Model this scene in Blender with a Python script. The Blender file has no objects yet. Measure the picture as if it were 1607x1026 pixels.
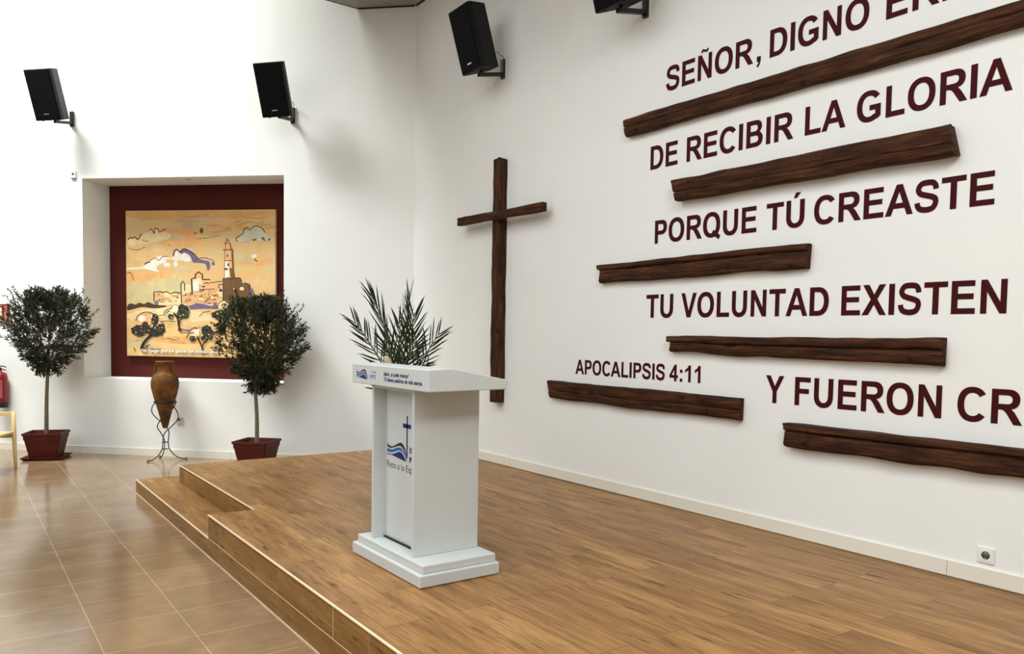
import bpy, bmesh, math, random
from mathutils import Vector, Matrix, noise

SC = bpy.context.scene
COL = SC.collection
D = bpy.data
PI = math.pi

# ------------------------------------------------------------------ camera
W = 4.6095                 # plane of the wall with the lettering (X)
YAW, PITCH, ROLL = 0.6237, -0.0520, 0.0159
_fw = Vector((math.sin(YAW)*math.cos(PITCH), math.cos(YAW)*math.cos(PITCH), math.sin(PITCH)))
_ri = Vector((math.cos(YAW), -math.sin(YAW), 0))
_up = _ri.cross(_fw)
_r2 = _ri*math.cos(ROLL)+_up*math.sin(ROLL)
_u2 = -_ri*math.sin(ROLL)+_up*math.cos(ROLL)
cam = D.objects.new('camera', D.cameras.new('camera'))
COL.objects.link(cam)
cam.data.sensor_width = 36.0
cam.data.lens = 1231.09/1607*36
cam.data.shift_y = (590.46-513.0)/1607
cam.data.clip_start = 0.05
M3 = Matrix((_r2, _u2, -_fw)).transposed()
cam.matrix_world = Matrix.Translation((0, 0, 1.6332)) @ M3.to_4x4()
SC.camera = cam

# ------------------------------------------------------------------ light
SC.view_settings.view_transform = 'Standard'
SC.view_settings.look = 'None'
SC.view_settings.exposure = 0.05
SC.view_settings.gamma = 1.0
world = D.worlds.new('daylight'); SC.world = world
world.use_nodes = True
bg = world.node_tree.nodes['Background']
bg.inputs['Color'].default_value = (0.93, 0.97, 1.0, 1)
bg.inputs['Strength'].default_value = 0.05

def area(name, loc, target, sx, sy, power, color):
    l = D.lights.new(name, 'AREA'); l.shape = 'RECTANGLE'; l.size = sx; l.size_y = sy
    l.energy = power; l.color = color
    o = D.objects.new(name, l); COL.objects.link(o)
    o.location = loc
    d = Vector(target)-Vector(loc)
    o.rotation_euler = d.to_track_quat('-Z', 'Y').to_euler()
    return o
# daylight from the roof light beyond the edge of the ceiling, washing the far wall
l = area('roof_light', (-1.75, 11.2, 8.7), (0.4, 12.5, 4.9), 4.4, 1.5, 470, (0.95, 1.0, 0.97)); l.data.spread = math.radians(99)
# luminous ceiling panels over the hall, and a brighter strip in front of the lettered wall
area('ceiling_panels', (-3.2, 2.4, 5.52), (-3.2, 2.41, 0), 11.0, 9.5, 850, (0.95, 0.99, 1.0))
area('ceiling_strip', (1.4, -0.7, 5.50), (1.6, 0.4, 0), 1.4, 2.2, 220, (0.95, 1.0, 0.98))
# unseen fill light added on the far side, lifting the lettered wall
area('side_fill', (-8.0, 4.0, 2.6), (4.0, 6.0, 0.0), 7.0, 2.6, 120, (0.97, 0.98, 0.97))

# ------------------------------------------------------------------ materials
def hexc(r, g, b):
    f = lambda c: (c/12.92 if c <= 0.04045 else ((c+0.055)/1.055)**2.4)
    return (f(r/255), f(g/255), f(b/255), 1)

class NT:
    def __init__(s, name):
        s.m = D.materials.new(name); s.m.use_nodes = True
        s.t = s.m.node_tree; s.n = s.t.nodes; s.l = s.t.links
        s.b = s.n['Principled BSDF']
    def add(s, typ, **kw):
        n = s.n.new(typ)
        for k, v in kw.items(): setattr(n, k, v)
        return n
    def coords(s, scale=(1, 1, 1), loc=(0, 0, 0), rot=(0, 0, 0), kind='Object'):
        tc = s.add('ShaderNodeTexCoord'); mp = s.add('ShaderNodeMapping')
        mp.inputs['Scale'].default_value = scale; mp.inputs['Location'].default_value = loc
        mp.inputs['Rotation'].default_value = rot
        s.l.new(tc.outputs[kind], mp.inputs['Vector'])
        return mp.outputs['Vector']
    def noise(s, vec, scale, detail=4, rough=0.55):
        n = s.add('ShaderNodeTexNoise'); n.inputs['Scale'].default_value = scale
        n.inputs['Detail'].default_value = detail; n.inputs['Roughness'].default_value = rough
        s.l.new(vec, n.inputs['Vector']); return n.outputs['Fac']
    def ramp(s, fac, stops):
        r = s.add('ShaderNodeValToRGB'); e = r.color_ramp.elements
        while len(e) < len(stops): e.new(0.5)
        for i, (p, c) in enumerate(stops): e[i].position = p; e[i].color = c
        s.l.new(fac, r.inputs['Fac']); return r.outputs['Color']
    def mix(s, a, b, fac, mode='MIX'):
        n = s.add('ShaderNodeMix', data_type='RGBA', blend_type=mode)
        for sock, v in ((n.inputs[0], fac), (n.inputs[6], a), (n.inputs[7], b)):
            if hasattr(v, 'is_output'): s.l.new(v, sock)
            else: sock.default_value = v
        return n.outputs[2]
    def bump(s, h, strength=0.2, dist=0.01):
        n = s.add('ShaderNodeBump'); n.inputs['Strength'].default_value = strength
        n.inputs['Distance'].default_value = dist
        s.l.new(h, n.inputs['Height']); s.l.new(n.outputs['Normal'], s.b.inputs['Normal'])
    def set(s, color=None, rough=None, metal=None, spec=None):
        for k, v in (('Base Color', color), ('Roughness', rough), ('Metallic', metal), ('Specular IOR Level', spec)):
            if v is None: continue
            if hasattr(v, 'is_output'): s.l.new(v, s.b.inputs[k])
            else: s.b.inputs[k].default_value = v
        return s.m

MAT = {}
def plain(name, c, rough=0.5, metal=0.0, var=0.06, scale=14, spec=0.5, bump=0.0):
    n = NT(name); v = n.coords(); f = n.noise(v, scale)
    lo = tuple(x*(1-var) for x in c[:3])+(1,); hi = tuple(min(1, x*(1+var)) for x in c[:3])+(1,)
    n.set(n.ramp(f, [(0.3, lo), (0.7, hi)]), rough, metal, spec)
    if bump: n.bump(f, bump, 0.004)
    MAT[name] = n.m; return n.m

plain('wall_paint', hexc(239, 239, 235), 0.85, var=0.012, scale=2.0, spec=0.2, bump=0.04)
plain('maroon_paint', hexc(76, 25, 19), 0.8, var=0.05, scale=3, spec=0.2)
plain('white_lacquer', hexc(204, 208, 206), 0.35, var=0.015, scale=6)
plain('cream_tile', hexc(232, 228, 214), 0.35, var=0.015, scale=3)
plain('dark_gap', hexc(40, 34, 28), 0.9, var=0.05)
plain('nosing_trim', hexc(238, 216, 178), 0.4, var=0.03)
plain('letter_vinyl', hexc(64, 8, 12), 0.7, var=0.05, scale=5, spec=0.15)
plain('speaker_black', hexc(10, 11, 11), 0.65, var=0.15, scale=60, spec=0.25)
plain('metal_black', hexc(16, 16, 17), 0.45, var=0.1)
plain('badge_silver', hexc(205, 205, 205), 0.3, 0.8)
plain('cable', hexc(120, 110, 80), 0.6)
plain('white_plastic', hexc(236, 236, 230), 0.4, var=0.01)
plain('grey_plastic', hexc(96, 94, 90), 0.5)
plain('plate_grey', hexc(196, 194, 188), 0.5, var=0.01)
plain('socket_dark', hexc(40, 40, 40), 0.6)
plain('iron', hexc(24, 22, 22), 0.5, 0.4)
plain('tan_cap', hexc(140, 105, 60), 0.6)
plain('pot_terracotta', hexc(80, 26, 16), 0.55, var=0.10, scale=7, spec=0.25)
plain('soil', hexc(45, 34, 26), 0.95, var=0.4, scale=40, bump=0.6)
plain('bark', hexc(112, 100, 78), 0.9, var=0.3, scale=45, bump=0.5)
plain('chair_beech', hexc(212, 184, 128), 0.5, var=0.08, scale=9)
plain('extinguisher_red', hexc(128, 14, 24), 0.3, var=0.04)
plain('extinguisher_label', hexc(170, 84, 84), 0.5, var=0.3, scale=70)
plain('sign_red', hexc(132, 26, 20), 0.5)
plain('sign_cream', hexc(238, 236, 196), 0.5)
plain('ink_navy', hexc(20, 34, 96), 0.5)
plain('ink_blue', hexc(24, 92, 160), 0.5)
plain('ink_green', hexc(26, 40, 40), 0.5)
plain('ink_script', hexc(36, 32, 84), 0.5)
plain('ink_grey', hexc(58, 58, 62), 0.5)
plain('ink_lightblue', hexc(92, 140, 178), 0.5)
plain('palm_sheath', hexc(184, 172, 154), 0.7)
plain('frond_stem', hexc(84, 84, 52), 0.6)
plain('lamp_glass', hexc(190, 180, 165), 0.4)

def leaf_mat(name, a, b):
    n = NT(name); v = n.coords(); f = n.noise(v, 23, 2)
    n.set(n.ramp(f, [(0.3, a), (0.7, b)]), 0.55, spec=0.2); MAT[name] = n.m
leaf_mat('olive_leaf', hexc(22, 27, 15), hexc(60, 66, 42))
leaf_mat('palm_leaf', hexc(20, 28, 14), hexc(50, 62, 32))

n = NT('ceiling_panel')
v = n.coords((1, 1, 1)); f = n.noise(n.coords((0.8, 14, 1)), 2.0)
n.set(n.ramp(f, [(0.3, hexc(140, 136, 130)), (0.7, hexc(158, 154, 147))]), 0.7); MAT['ceiling_panel'] = n.m

# glazed stoneware floor tiles, 0.443 m, joints running with the lettered wall
n = NT('floor_tile')
v = n.coords((1/0.443, 1/0.443, 1), loc=(-1.056/0.443, -3.880/0.443, 0))
bk = n.add('ShaderNodeTexBrick', offset=0.0, squash=1.0)
n.l.new(v, bk.inputs['Vector'])
for k, x in (('Scale', 1.0), ('Mortar Size', 0.008), ('Mortar Smooth', 0.3), ('Bias', 0.0), ('Brick Width', 1.0), ('Row Height', 1.0)):
    bk.inputs[k].default_value = x
bk.inputs['Color1'].default_value = hexc(160, 133, 104); bk.inputs['Color2'].default_value = hexc(152, 125, 97)
bk.inputs['Mortar'].default_value = hexc(200, 174, 142)
f1 = n.noise(n.coords(), 3.2, 5); f2 = n.noise(n.coords((1, 5, 1)), 5, 3)
c = n.mix(bk.outputs['Color'], n.ramp(f1, [(0.3, hexc(176, 166, 150)), (0.7, hexc(255, 246, 232))]), 0.55, 'MULTIPLY')
c = n.mix(c, n.ramp(f2, [(0.35, hexc(205, 205, 200)), (0.65, (1, 1, 1, 1))]), 0.30, 'MULTIPLY')
n.set(c, 0.16, spec=0.5); MAT['floor_tile'] = n.m

# wood-look boards; axis: 0 boards run along Y on a flat top, 1 risers facing -X (run along Y, stacked in Z)
def boards(name, mode, c1, c2, seam):
    n = NT(name)
    if mode == 0: rot, sc = (0, 0, PI/2), (1, 1, 1)
    tc = n.add('ShaderNodeTexCoord'); sp = n.add('ShaderNodeSeparateXYZ'); n.l.new(tc.outputs['Object'], sp.inputs[0])
    cb = n.add('ShaderNodeCombineXYZ')
    n.l.new(sp.outputs['Y'], cb.inputs['X'])
    n.l.new(sp.outputs['X' if mode == 0 else 'Z'], cb.inputs['Y'])
    bk = n.add('ShaderNodeTexBrick', offset=0.37, offset_frequency=2); n.l.new(cb.outputs[0], bk.inputs['Vector'])
    for k, x in (('Scale', 1.0), ('Mortar Size', 0.0016 if mode == 0 else 0.0012), ('Mortar Smooth', 0.2), ('Bias', 0.0),
                 ('Brick Width', 1.2), ('Row Height', 0.198 if mode == 0 else 5.0)):
        bk.inputs[k].default_value = x
    bk.inputs['Color1'].default_value = (0, 0, 0, 1); bk.inputs['Color2'].default_value = (1, 1, 1, 1)
    bk.inputs['Mortar'].default_value = (0.5, 0.5, 0.5, 1)
    # per-board random shift of the grain
    sh = n.add('ShaderNodeVectorMath', operation='MULTIPLY_ADD')
    n.l.new(bk.outputs['Color'], sh.inputs[0]); sh.inputs[1].default_value = (3.0, 7.0, 11.0); n.l.new(cb.outputs[0], sh.inputs[2])
    def stretched(sx, sy):
        m = n.add('ShaderNodeMapping'); m.inputs['Scale'].default_value = (sx, sy, 1); n.l.new(sh.outputs[0], m.inputs['Vector']); return m.outputs[0]
    g1 = n.noise(stretched(0.75, 5.5), 2.2, 6, 0.62)
    g2 = n.noise(stretched(2.2, 42), 2.0, 4, 0.6)
    g3 = n.noise(stretched(2.6, 15), 1.7, 3, 0.5)
    big = n.noise(stretched(0.8, 2.0), 1.2, 2)
    c = n.ramp(g1, [(0.28, c1), (0.72, c2)])
    c = n.mix(c, n.ramp(g2, [(0.32, hexc(176, 160, 140)), (0.6, (1, 1, 1, 1))]), 0.55, 'MULTIPLY')
    c = n.mix(c, n.ramp(g3, [(0.26, hexc(104, 80, 58)), (0.38, (1, 1, 1, 1))]), 0.75, 'MULTIPLY')
    c = n.mix(c, n.ramp(big, [(0.35, hexc(214, 206, 198)), (0.65, (1, 1, 1, 1))]), 0.6, 'MULTIPLY')
    c = n.mix(c, n.ramp(bk.outputs['Color'], [(0.0, hexc(226, 218, 208)), (1.0, (1, 1, 1, 1))]), 0.6, 'MULTIPLY')
    c = n.mix(c, seam, bk.outputs['Fac'])
    n.set(c, 0.42, spec=0.25); MAT[name] = n.m
boards('deck_boards', 0, hexc(136, 95, 50), hexc(196, 151, 94), hexc(100, 70, 38))
boards('riser_boards', 1, hexc(140, 100, 50), hexc(184, 141, 80), hexc(206, 172, 124))

# old hewn timber
n = NT('old_timber')
tc = n.coords()
m1 = n.coords((1.2, 1.2, 1.2))
def stv(sx, sy, sz): return n.coords((sx, sy, sz))
g1 = n.noise(stv(1.5, 17, 17), 2.0, 6, 0.65); g2 = n.noise(stv(2.0, 42, 42), 2.0, 5, 0.7)
g3 = n.noise(stv(2.2, 8, 8), 1.6, 3); kn = n.noise(stv(5, 10, 10), 1.5, 2)
c = n.ramp(g1, [(0.25, hexc(34, 18, 9)), (0.5, hexc(74, 41, 20)), (0.75, hexc(118, 74, 38))])
c = n.mix(c, n.ramp(g2, [(0.36, hexc(70, 50, 38)), (0.55, (1, 1, 1, 1))]), 0.75, 'MULTIPLY')
c = n.mix(c, n.ramp(kn, [(0.27, hexc(40, 28, 20)), (0.36, (1, 1, 1, 1))]), 0.8, 'MULTIPLY')
c = n.mix(c, n.ramp(g3, [(0.35, hexc(190, 170, 150)), (0.65, (1, 1, 1, 1))]), 0.6, 'MULTIPLY')
n.set(c, 0.7, spec=0.2); n.bump(g2, 0.55, 0.008); MAT['old_timber'] = n.m

# terracotta amphora
n = NT('amphora_clay')
f1 = n.noise(n.coords(), 7, 5, 0.6); f2 = n.noise(n.coords((1, 1, 2)), 16, 4)
c = n.ramp(f1, [(0.30, hexc(50, 29, 16)), (0.5, hexc(98, 64, 28)), (0.70, hexc(142, 86, 34))])
c = n.mix(c, n.ramp(f2, [(0.30, hexc(80, 54, 36)), (0.42, (1, 1, 1, 1))]), 0.6, 'MULTIPLY')
n.set(c, 0.75, spec=0.25); n.bump(f2, 0.3, 0.006); MAT['amphora_clay'] = n.m

# painted canvas ground: washes of ochre, peach and a greenish band
n = NT('canvas_wash')
v = n.coords(); f1 = n.noise(n.coords((1, 2.2, 1)), 1.9, 4, 0.5); f2 = n.noise(n.coords((1, 2.6, 1), loc=(3, 5, 0)), 3.0, 3)
c = n.ramp(f1, [(0.30, hexc(200, 160, 116)), (0.5, hexc(222, 182, 118)), (0.70, hexc(228, 174, 112))])
c = n.mix(c, hexc(206, 190, 146), n.ramp(f2, [(0.45, (0, 0, 0, 1)), (0.75, (1, 1, 1, 1))]))
n.set(c, 0.6); MAT['canvas_wash'] = n.m
def flat(name, r, g, b):
    return plain(name, hexc(r, g, b), 0.7, var=0.10, scale=11, spec=0.2)
for k, rgb in dict(art_peach=(228, 172, 112), art_sage=(206, 188, 138), art_white=(232, 222, 206), art_grey=(206, 198, 172),
                   art_violet=(112, 100, 128), art_ink=(52, 34, 26), art_sand=(222, 184, 128), art_cream=(232, 206, 158),
                   art_brown=(112, 82, 52), art_hedge=(78, 60, 48), art_leaf=(48, 50, 40), art_tower=(222, 172, 122),
                   art_sepia=(124, 76, 44), art_moss=(92, 96, 74), art_text=(240, 236, 226), art_ground=(226, 186, 126), art_ochre=(216, 168, 106)).items():
    flat(k, *rgb)

# ------------------------------------------------------------------ mesh helpers
class MB:
    def __init__(s): s.v = []; s.f = []; s.mi = []; s.sm = []
    def add(s, vs, fs, mi=0, smooth=False):
        o = len(s.v); s.v += [tuple(p) for p in vs]
        for f in fs: s.f.append(tuple(i+o for i in f)); s.mi.append(mi); s.sm.append(smooth)
        return s
    def box(s, x0, x1, y0, y1, z0, z1, mi=0):
        vs = [(x, y, z) for z in (z0, z1) for y in (y0, y1) for x in (x0, x1)]
        return s.add(vs, [(0, 2, 3, 1), (4, 5, 7, 6), (0, 1, 5, 4), (2, 6, 7, 3), (0, 4, 6, 2), (1, 3, 7, 5)], mi)
    def prism(s, pts, a, b, axis=2, mi=0):
        # pts: 2D polygon; extruded along axis from a to b
        def P(p, t):
            return {2: (p[0], p[1], t), 1: (p[0], t, p[1]), 0: (t, p[0], p[1])}[axis]
        k = len(pts); vs = [P(p, a) for p in pts]+[P(p, b) for p in pts]
        fs = [tuple(range(k))[::-1], tuple(range(k, 2*k))]+[(i, (i+1) % k, k+(i+1) % k, k+i) for i in range(k)]
        return s.add(vs, fs, mi)
    def tube(s, path, r, seg=8, mi=0, caps=True):
        path = [Vector(p) for p in path]; n = len(path)
        rs = r if isinstance(r, (list, tuple)) else [r]*n
        vs = []; fs = []
        up = Vector((0, 0, 1))
        prev = None
        for i, p in enumerate(path):
            t = (path[min(i+1, n-1)]-path[max(i-1, 0)]).normalized()
            if prev is None:
                a = t.cross(up)
                if a.length < 1e-3: a = t.cross(Vector((1, 0, 0)))
            else: a = prev-t*prev.dot(t)
            a.normalize(); prev = a; b = t.cross(a)
            for k in range(seg):
                an = 2*PI*k/seg; vs.append(p+(a*math.cos(an)+b*math.sin(an))*rs[i])
        for i in range(n-1):
            for k in range(seg):
                k2 = (k+1) % seg; fs.append((i*seg+k, i*seg+k2, (i+1)*seg+k2, (i+1)*seg+k))
        if caps:
            fs.append(tuple(range(seg))[::-1]); fs.append(tuple(range((n-1)*seg, n*seg)))
        return s.add(vs, fs, mi, True)
    def lathe(s, prof, seg=28, center=(0, 0, 0), mi=0, smooth=True):
        vs = []; fs = []; n = len(prof); cx, cy, cz = center
        for r, z in prof:
            for k in range(seg):
                a = 2*PI*k/seg; vs.append((cx+r*math.cos(a), cy+r*math.sin(a), cz+z))
        for i in range(n-1):
            for k in range(seg):
                k2 = (k+1) % seg; fs.append((i*seg+k, i*seg+k2, (i+1)*seg+k2, (i+1)*seg+k))
        fs.append(tuple(range(seg))[::-1]); fs.append(tuple(range((n-1)*seg, n*seg)))
        return s.add(vs, fs, mi, smooth)
    def build(s, name, mats, parent=None, bevel=0.0, seg=2, loc=None, recalc=True, link=True):
        me = D.meshes.new(name); me.from_pydata(s.v, [], s.f); me.update()
        for i, p in enumerate(me.polygons): p.material_index = s.mi[i]; p.use_smooth = s.sm[i]
        if recalc or bevel:
            bm = bmesh.new(); bm.from_mesh(me)
            if recalc: bmesh.ops.recalc_face_normals(bm, faces=bm.faces)
            if bevel:
                es = [e for e in bm.edges if len(e.link_faces) == 2 and e.calc_face_angle(0) > 0.5]
                bmesh.ops.bevel(bm, geom=es, offset=bevel, segments=seg, profile=0.5, affect='EDGES')
            bm.to_mesh(me); bm.free()
        if not isinstance(mats, (list, tuple)): mats = [mats]
        for m in mats: me.materials.append(MAT[m])
        o = D.objects.new(name, me)
        if link: COL.objects.link(o)
        if parent is not None: o.parent = parent
        if loc is not None: o.location = loc
        return o

def struct(o): o['kind'] = 'structure'; return o
def tag(o, label, cat, group=None):
    o['label'] = label; o['category'] = cat
    if group: o['group'] = group
    return o
def thing(name, label, cat, loc=(0, 0, 0), rot=None, group=None, mat=None):
    o = D.objects.new(name, None); COL.objects.link(o); o.empty_display_size = 0.1
    if mat is not None: o.matrix_world = mat
    else:
        o.location = loc
        if rot: o.rotation_euler = rot
    return tag(o, label, cat, group)
def copy_tree(o, parent=None):
    c = o.copy(); COL.objects.link(c)
    if parent is not None: c.parent = parent
    for ch in [x for x in D.objects if x.parent is o]: copy_tree(ch, c)
    return c

# ------------------------------------------------------------------ wall frames
CO = Vector((W, 8.482, 0)); A45 = 0.7898
LD = Vector((-math.sin(A45), math.cos(A45), 0)); LN = Vector((-LD.y, LD.x, 0))   # along the far wall, and out of it into the hall
if LN.y > 0: LN = -LN
def wall_R(y, z, out=0):     # local x to the right as seen, y up, z out of the wall
    return Matrix(((0, 0, -1, W-out), (-1, 0, 0, y), (0, 1, 0, z), (0, 0, 0, 1)))
def wall_L(u, z, out=0):
    p = CO+LD*u+LN*out
    return Matrix(((-LD.x, 0, LN.x, p.x), (-LD.y, 0, LN.y, p.y), (0, 1, 0, z), (0, 0, 0, 1)))
def LP(u, z, out=0): return CO+LD*u+LN*out+Vector((0, 0, z))
def plane_X(x, y, z):        # a face looking towards -X
    return Matrix(((0, 0, -1, x), (-1, 0, 0, y), (0, 1, 0, z), (0, 0, 0, 1)))

# ------------------------------------------------------------------ shell
ZC = 5.545; YE = 8.99; STAGE = 0.3032; STEP = 0.1333
UE = 11.5
pe = LP(UE, 0)
fl = MB(); pts = [(W, -7), (W, CO.y), (pe.x, pe.y), (-9, pe.y), (-9, -7)]
fl.prism(pts, -0.12, 0.0); struct(fl.build('floor', 'floor_tile'))
# lettered wall
mb = MB(); mb.box(W, W+0.2, -7, CO.y+0.09, 0, ZC+0.3); struct(mb.build('wall_right', 'wall_paint'))
# far wall with the niche opening, going up into the roof light
N0, N1, NZ0, NZ1, ND = 1.676, 4.451, 0.985, 3.575, 0.53
ZT = 9.0
mb = MB()
def lq(u0, u1, z0, z1, o=0): mb.add([LP(u0, z0, o), LP(u1, z0, o), LP(u1, z1, o), LP(u0, z1, o)], [(0, 1, 2, 3)])
lq(0, N0, 0, ZT); lq(N1, UE, 0, ZT); lq(N0, N1, 0, NZ0); lq(N0, N1, NZ1, ZT)
mb.add([LP(N0, NZ0), LP(N0, NZ1), LP(N0, NZ1, -ND), LP(N0, NZ0, -ND)], [(0, 1, 2, 3)])
mb.add([LP(N1, NZ0), LP(N1, NZ1), LP(N1, NZ1, -ND), LP(N1, NZ0, -ND)], [(0, 1, 2, 3)])
mb.add([LP(N0, NZ0), LP(N1, NZ0), LP(N1, NZ0, -ND), LP(N0, NZ0, -ND)], [(0, 1, 2, 3)])
mb.add([LP(N0, NZ1), LP(N1, NZ1), LP(N1, NZ1, -ND), LP(N0, NZ1, -ND)], [(0, 1, 2, 3)])
struct(mb.build('wall_left', 'wall_paint'))
mb = MB(); mb.add([LP(u, z, o) for o in (-ND, -ND-0.1) for (u, z) in ((N0-.05, NZ0-.05), (N1+.05, NZ0-.05), (N1+.05, NZ1+.05), (N0-.05, NZ1+.05))],
                  [(0, 1, 2, 3), (4, 7, 6, 5), (0, 4, 5, 1), (1, 5, 6, 2), (2, 6, 7, 3), (3, 7, 4, 0)])
struct(mb.build('wall_niche', 'maroon_paint'))
# ceiling slab with its free edge below the roof light, panel joints across it
mb = MB(); e = LP((YE-CO.y)/LD.y, 0)
y = YE; first = True
while y > -7:
    y2 = y-0.345
    if first:
        xw = lambda yy: e.x+(YE-yy)*(-LD.x/LD.y)
        mb.prism([(-9, y2+.008), (min(W, xw(y2)), y2+.008), (min(W, xw(y)), y), (-9, y)], ZC, ZC+0.05); first = False
    elif y > CO.y:
        mb.prism([(-9, y2+.008), (W, y2+.008), (W, CO.y), (xw(y), y), (-9, y)], ZC, ZC+0.05)
    else: mb.box(-9, W, y2+.008, y, ZC, ZC+0.05)
    y = y2
mb.prism([(-9, -7), (W, -7), (W, CO.y), (e.x, e.y), (-9, e.y)], ZC+0.05, ZC+0.25)
struct(mb.build('ceiling', 'ceiling_panel'))
mb = MB(); mb.box(-9, e.x, YE-0.12, YE, ZC+0.25, ZT); struct(mb.build('wall_rooflight', 'wall_paint'))
mb = MB(); mb.box(-9, e.x-0.01, YE, YE+0.012, ZC-0.004, ZC+0.25); struct(mb.build('shadow_strip_1', 'dark_gap'))  # dark strip standing in for the shadow line at the free edge
mb = MB(); mb.add([LP(0.02, ZC-.012, .002), LP(0.72, ZC-.012, .002), LP(0.72, ZC, .002), LP(0.02, ZC, .002),
                   LP(0.02, ZC-.012, .02), LP(0.72, ZC-.012, .02), LP(0.72, ZC, .02), LP(0.02, ZC, .02)],
                  [(0, 1, 2, 3), (4, 7, 6, 5), (0, 4, 5, 1), (1, 5, 6, 2), (2, 6, 7, 3), (3, 7, 4, 0)])
struct(mb.build('shadow_strip_2', 'dark_gap'))  # dark strip in place of the shaded gap between ceiling and far wall
mb = MB(); mb.box(W-.02, W-.001, -7, CO.y-.02, ZC-.012, ZC); struct(mb.build('shadow_strip_3', 'dark_gap'))  # same along the lettered wall: shade of the gap as a dark strip
# skirting: tiles with fine joints
mb = MB(); js = [0.0]+[0.25+2.13*k for k in range(7)]
for a, b in zip(js[:-1], js[1:]):
    a2 = a+.004; P = lambda u, z, o: LP(u, z, o)
    mb.add([P(a2, 0.0, .001), P(b, 0.0, .001), P(b, .092, .001), P(a2, .092, .001), P(a2, 0.0, .013), P(b, 0.0, .013), P(b, .092, .013), P(a2, .092, .013)],
           [(0, 1, 2, 3), (4, 7, 6, 5), (0, 4, 5, 1), (1, 5, 6, 2), (2, 6, 7, 3), (3, 7, 4, 0)])
struct(mb.build('baseboard_left', 'cream_tile'))
mb = MB(); js = [8.40, 6.41, 4.281, 2.12, 0.0, -2.13]
for a, b in zip(js[:-1], js[1:]):
    mb.box(W-.013, W-.0005, b+.003, a, STAGE+.007, STAGE+.094)
struct(mb.build('baseboard_right', 'cream_tile'))

# ------------------------------------------------------------------ stage
XA, XB, YN, YB, YS = 1.508, 1.837, 5.836, 8.156, 8.524
st = thing('stage', 'low stage clad in wood-look boards with pale nosing and a corner step', 'stage', (0, 0, 0))
mb = MB()
mb.prism([(XA+.006, -6.5), (W-.004, -6.5), (W-.004, YB), (XB+.006, YB), (XB+.006, YN), (XA+.006, YN)], STAGE-.02, STAGE)
mb.build('deck', 'deck_boards', st)
mb = MB()
mb.box(XA, W-.004, -6.5, YN-.002, STEP+.001, STAGE-.02); mb.box(XB, W-.004, YN-.002, YB-.002, STEP+.001, STAGE-.02)
mb.build('riser', 'riser_boards', st)
mb = MB(); mb.box(XA, W-.004, -6.5, YB-.002, 0, STEP-.0015); mb.box(XA, 1.96, YB-.002, YS, 0, STEP-.0015)
o = mb.build('lower_riser', 'riser_boards', st)
mb = MB(); mb.box(XA+.006, XB, YN, YB-.002, STEP-.0015, STEP); mb.box(XA+.006, 1.96, YB-.002, YS, STEP-.0015, STEP)
mb.build('step', 'deck_boards', st)
mb = MB(); mb.box(XA-.004, XA+.008, -6.5, YN, STAGE-.008, STAGE+.0015); mb.build('nosing', 'nosing_trim', st, 0.002)
mb = MB(); mb.box(XB-.004, XB+.008, YN, YB, STAGE-.008, STAGE+.0015); mb.build('nosing', 'nosing_trim', st, 0.002)
mb = MB(); mb.box(XA-.004, XA+.008, YN+.002, YS, STEP-.008, STEP+.0015); mb.build('nosing', 'nosing_trim', st, 0.002)
mb = MB(); mb.box(XA-.0015, XA, -6.5, YN, STEP-.0015, STEP+.0015); mb.build('joint', 'nosing_trim', st)
mb = MB(); mb.box(XA-.0035, XA, -6.5, YS, 0.0, .004); mb.build('base_joint', 'nosing_trim', st)
for yy in (3.56, 2.36, 1.16):
    mb = MB(); mb.box(XA-.001, XA, yy, yy+.003, STEP+.002, STAGE-.009); mb.build('riser_joint', 'nosing_trim', st)

# ------------------------------------------------------------------ lettering
def ell(cx, cy, rx, ry, a0, a1, n=14, e=2.25):
    out = []
    for i in range(n+1):
        a = math.radians(a0+(a1-a0)*i/n); c, s = math.cos(a), math.sin(a)
        out.append((cx+rx*math.copysign(abs(c)**(2/e), c), cy+ry*math.copysign(abs(s)**(2/e), s)))
    return out
def catmull(P, n=6):
    out = []; P = [P[0]]+list(P)+[P[-1]]
    for i in range(1, len(P)-2):
        p0, p1, p2, p3 = P[i-1:i+3]
        for k in range(n):
            t = k/n
            out.append(tuple(0.5*((2*b)+(-a+c)*t+(2*a-5*b+4*c-d)*t*t+(-a+3*b-3*c+d)*t**3) for a, b, c, d in zip(p0, p1, p2, p3)))
    out.append(P[-2]); return out
def band(P, w, n=6):
    c = catmull(P, n); L = []; R = []
    for i, p in enumerate(c):
        a = c[max(i-1, 0)]; b = c[min(i+1, len(c)-1)]; dx, dy = b[0]-a[0], b[1]-a[1]; l = math.hypot(dx, dy) or 1
        ww = w[0]+(w[1]-w[0])*i/(len(c)-1) if isinstance(w, tuple) else w
        L.append((p[0]-dy/l*ww/2, p[1]+dx/l*ww/2)); R.append((p[0]+dy/l*ww/2, p[1]-dx/l*ww/2))
    return L+R[::-1]
def rect(x0, y0, x1, y1): return [(x0, y0), (x1, y0), (x1, y1), (x0, y1)]
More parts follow.
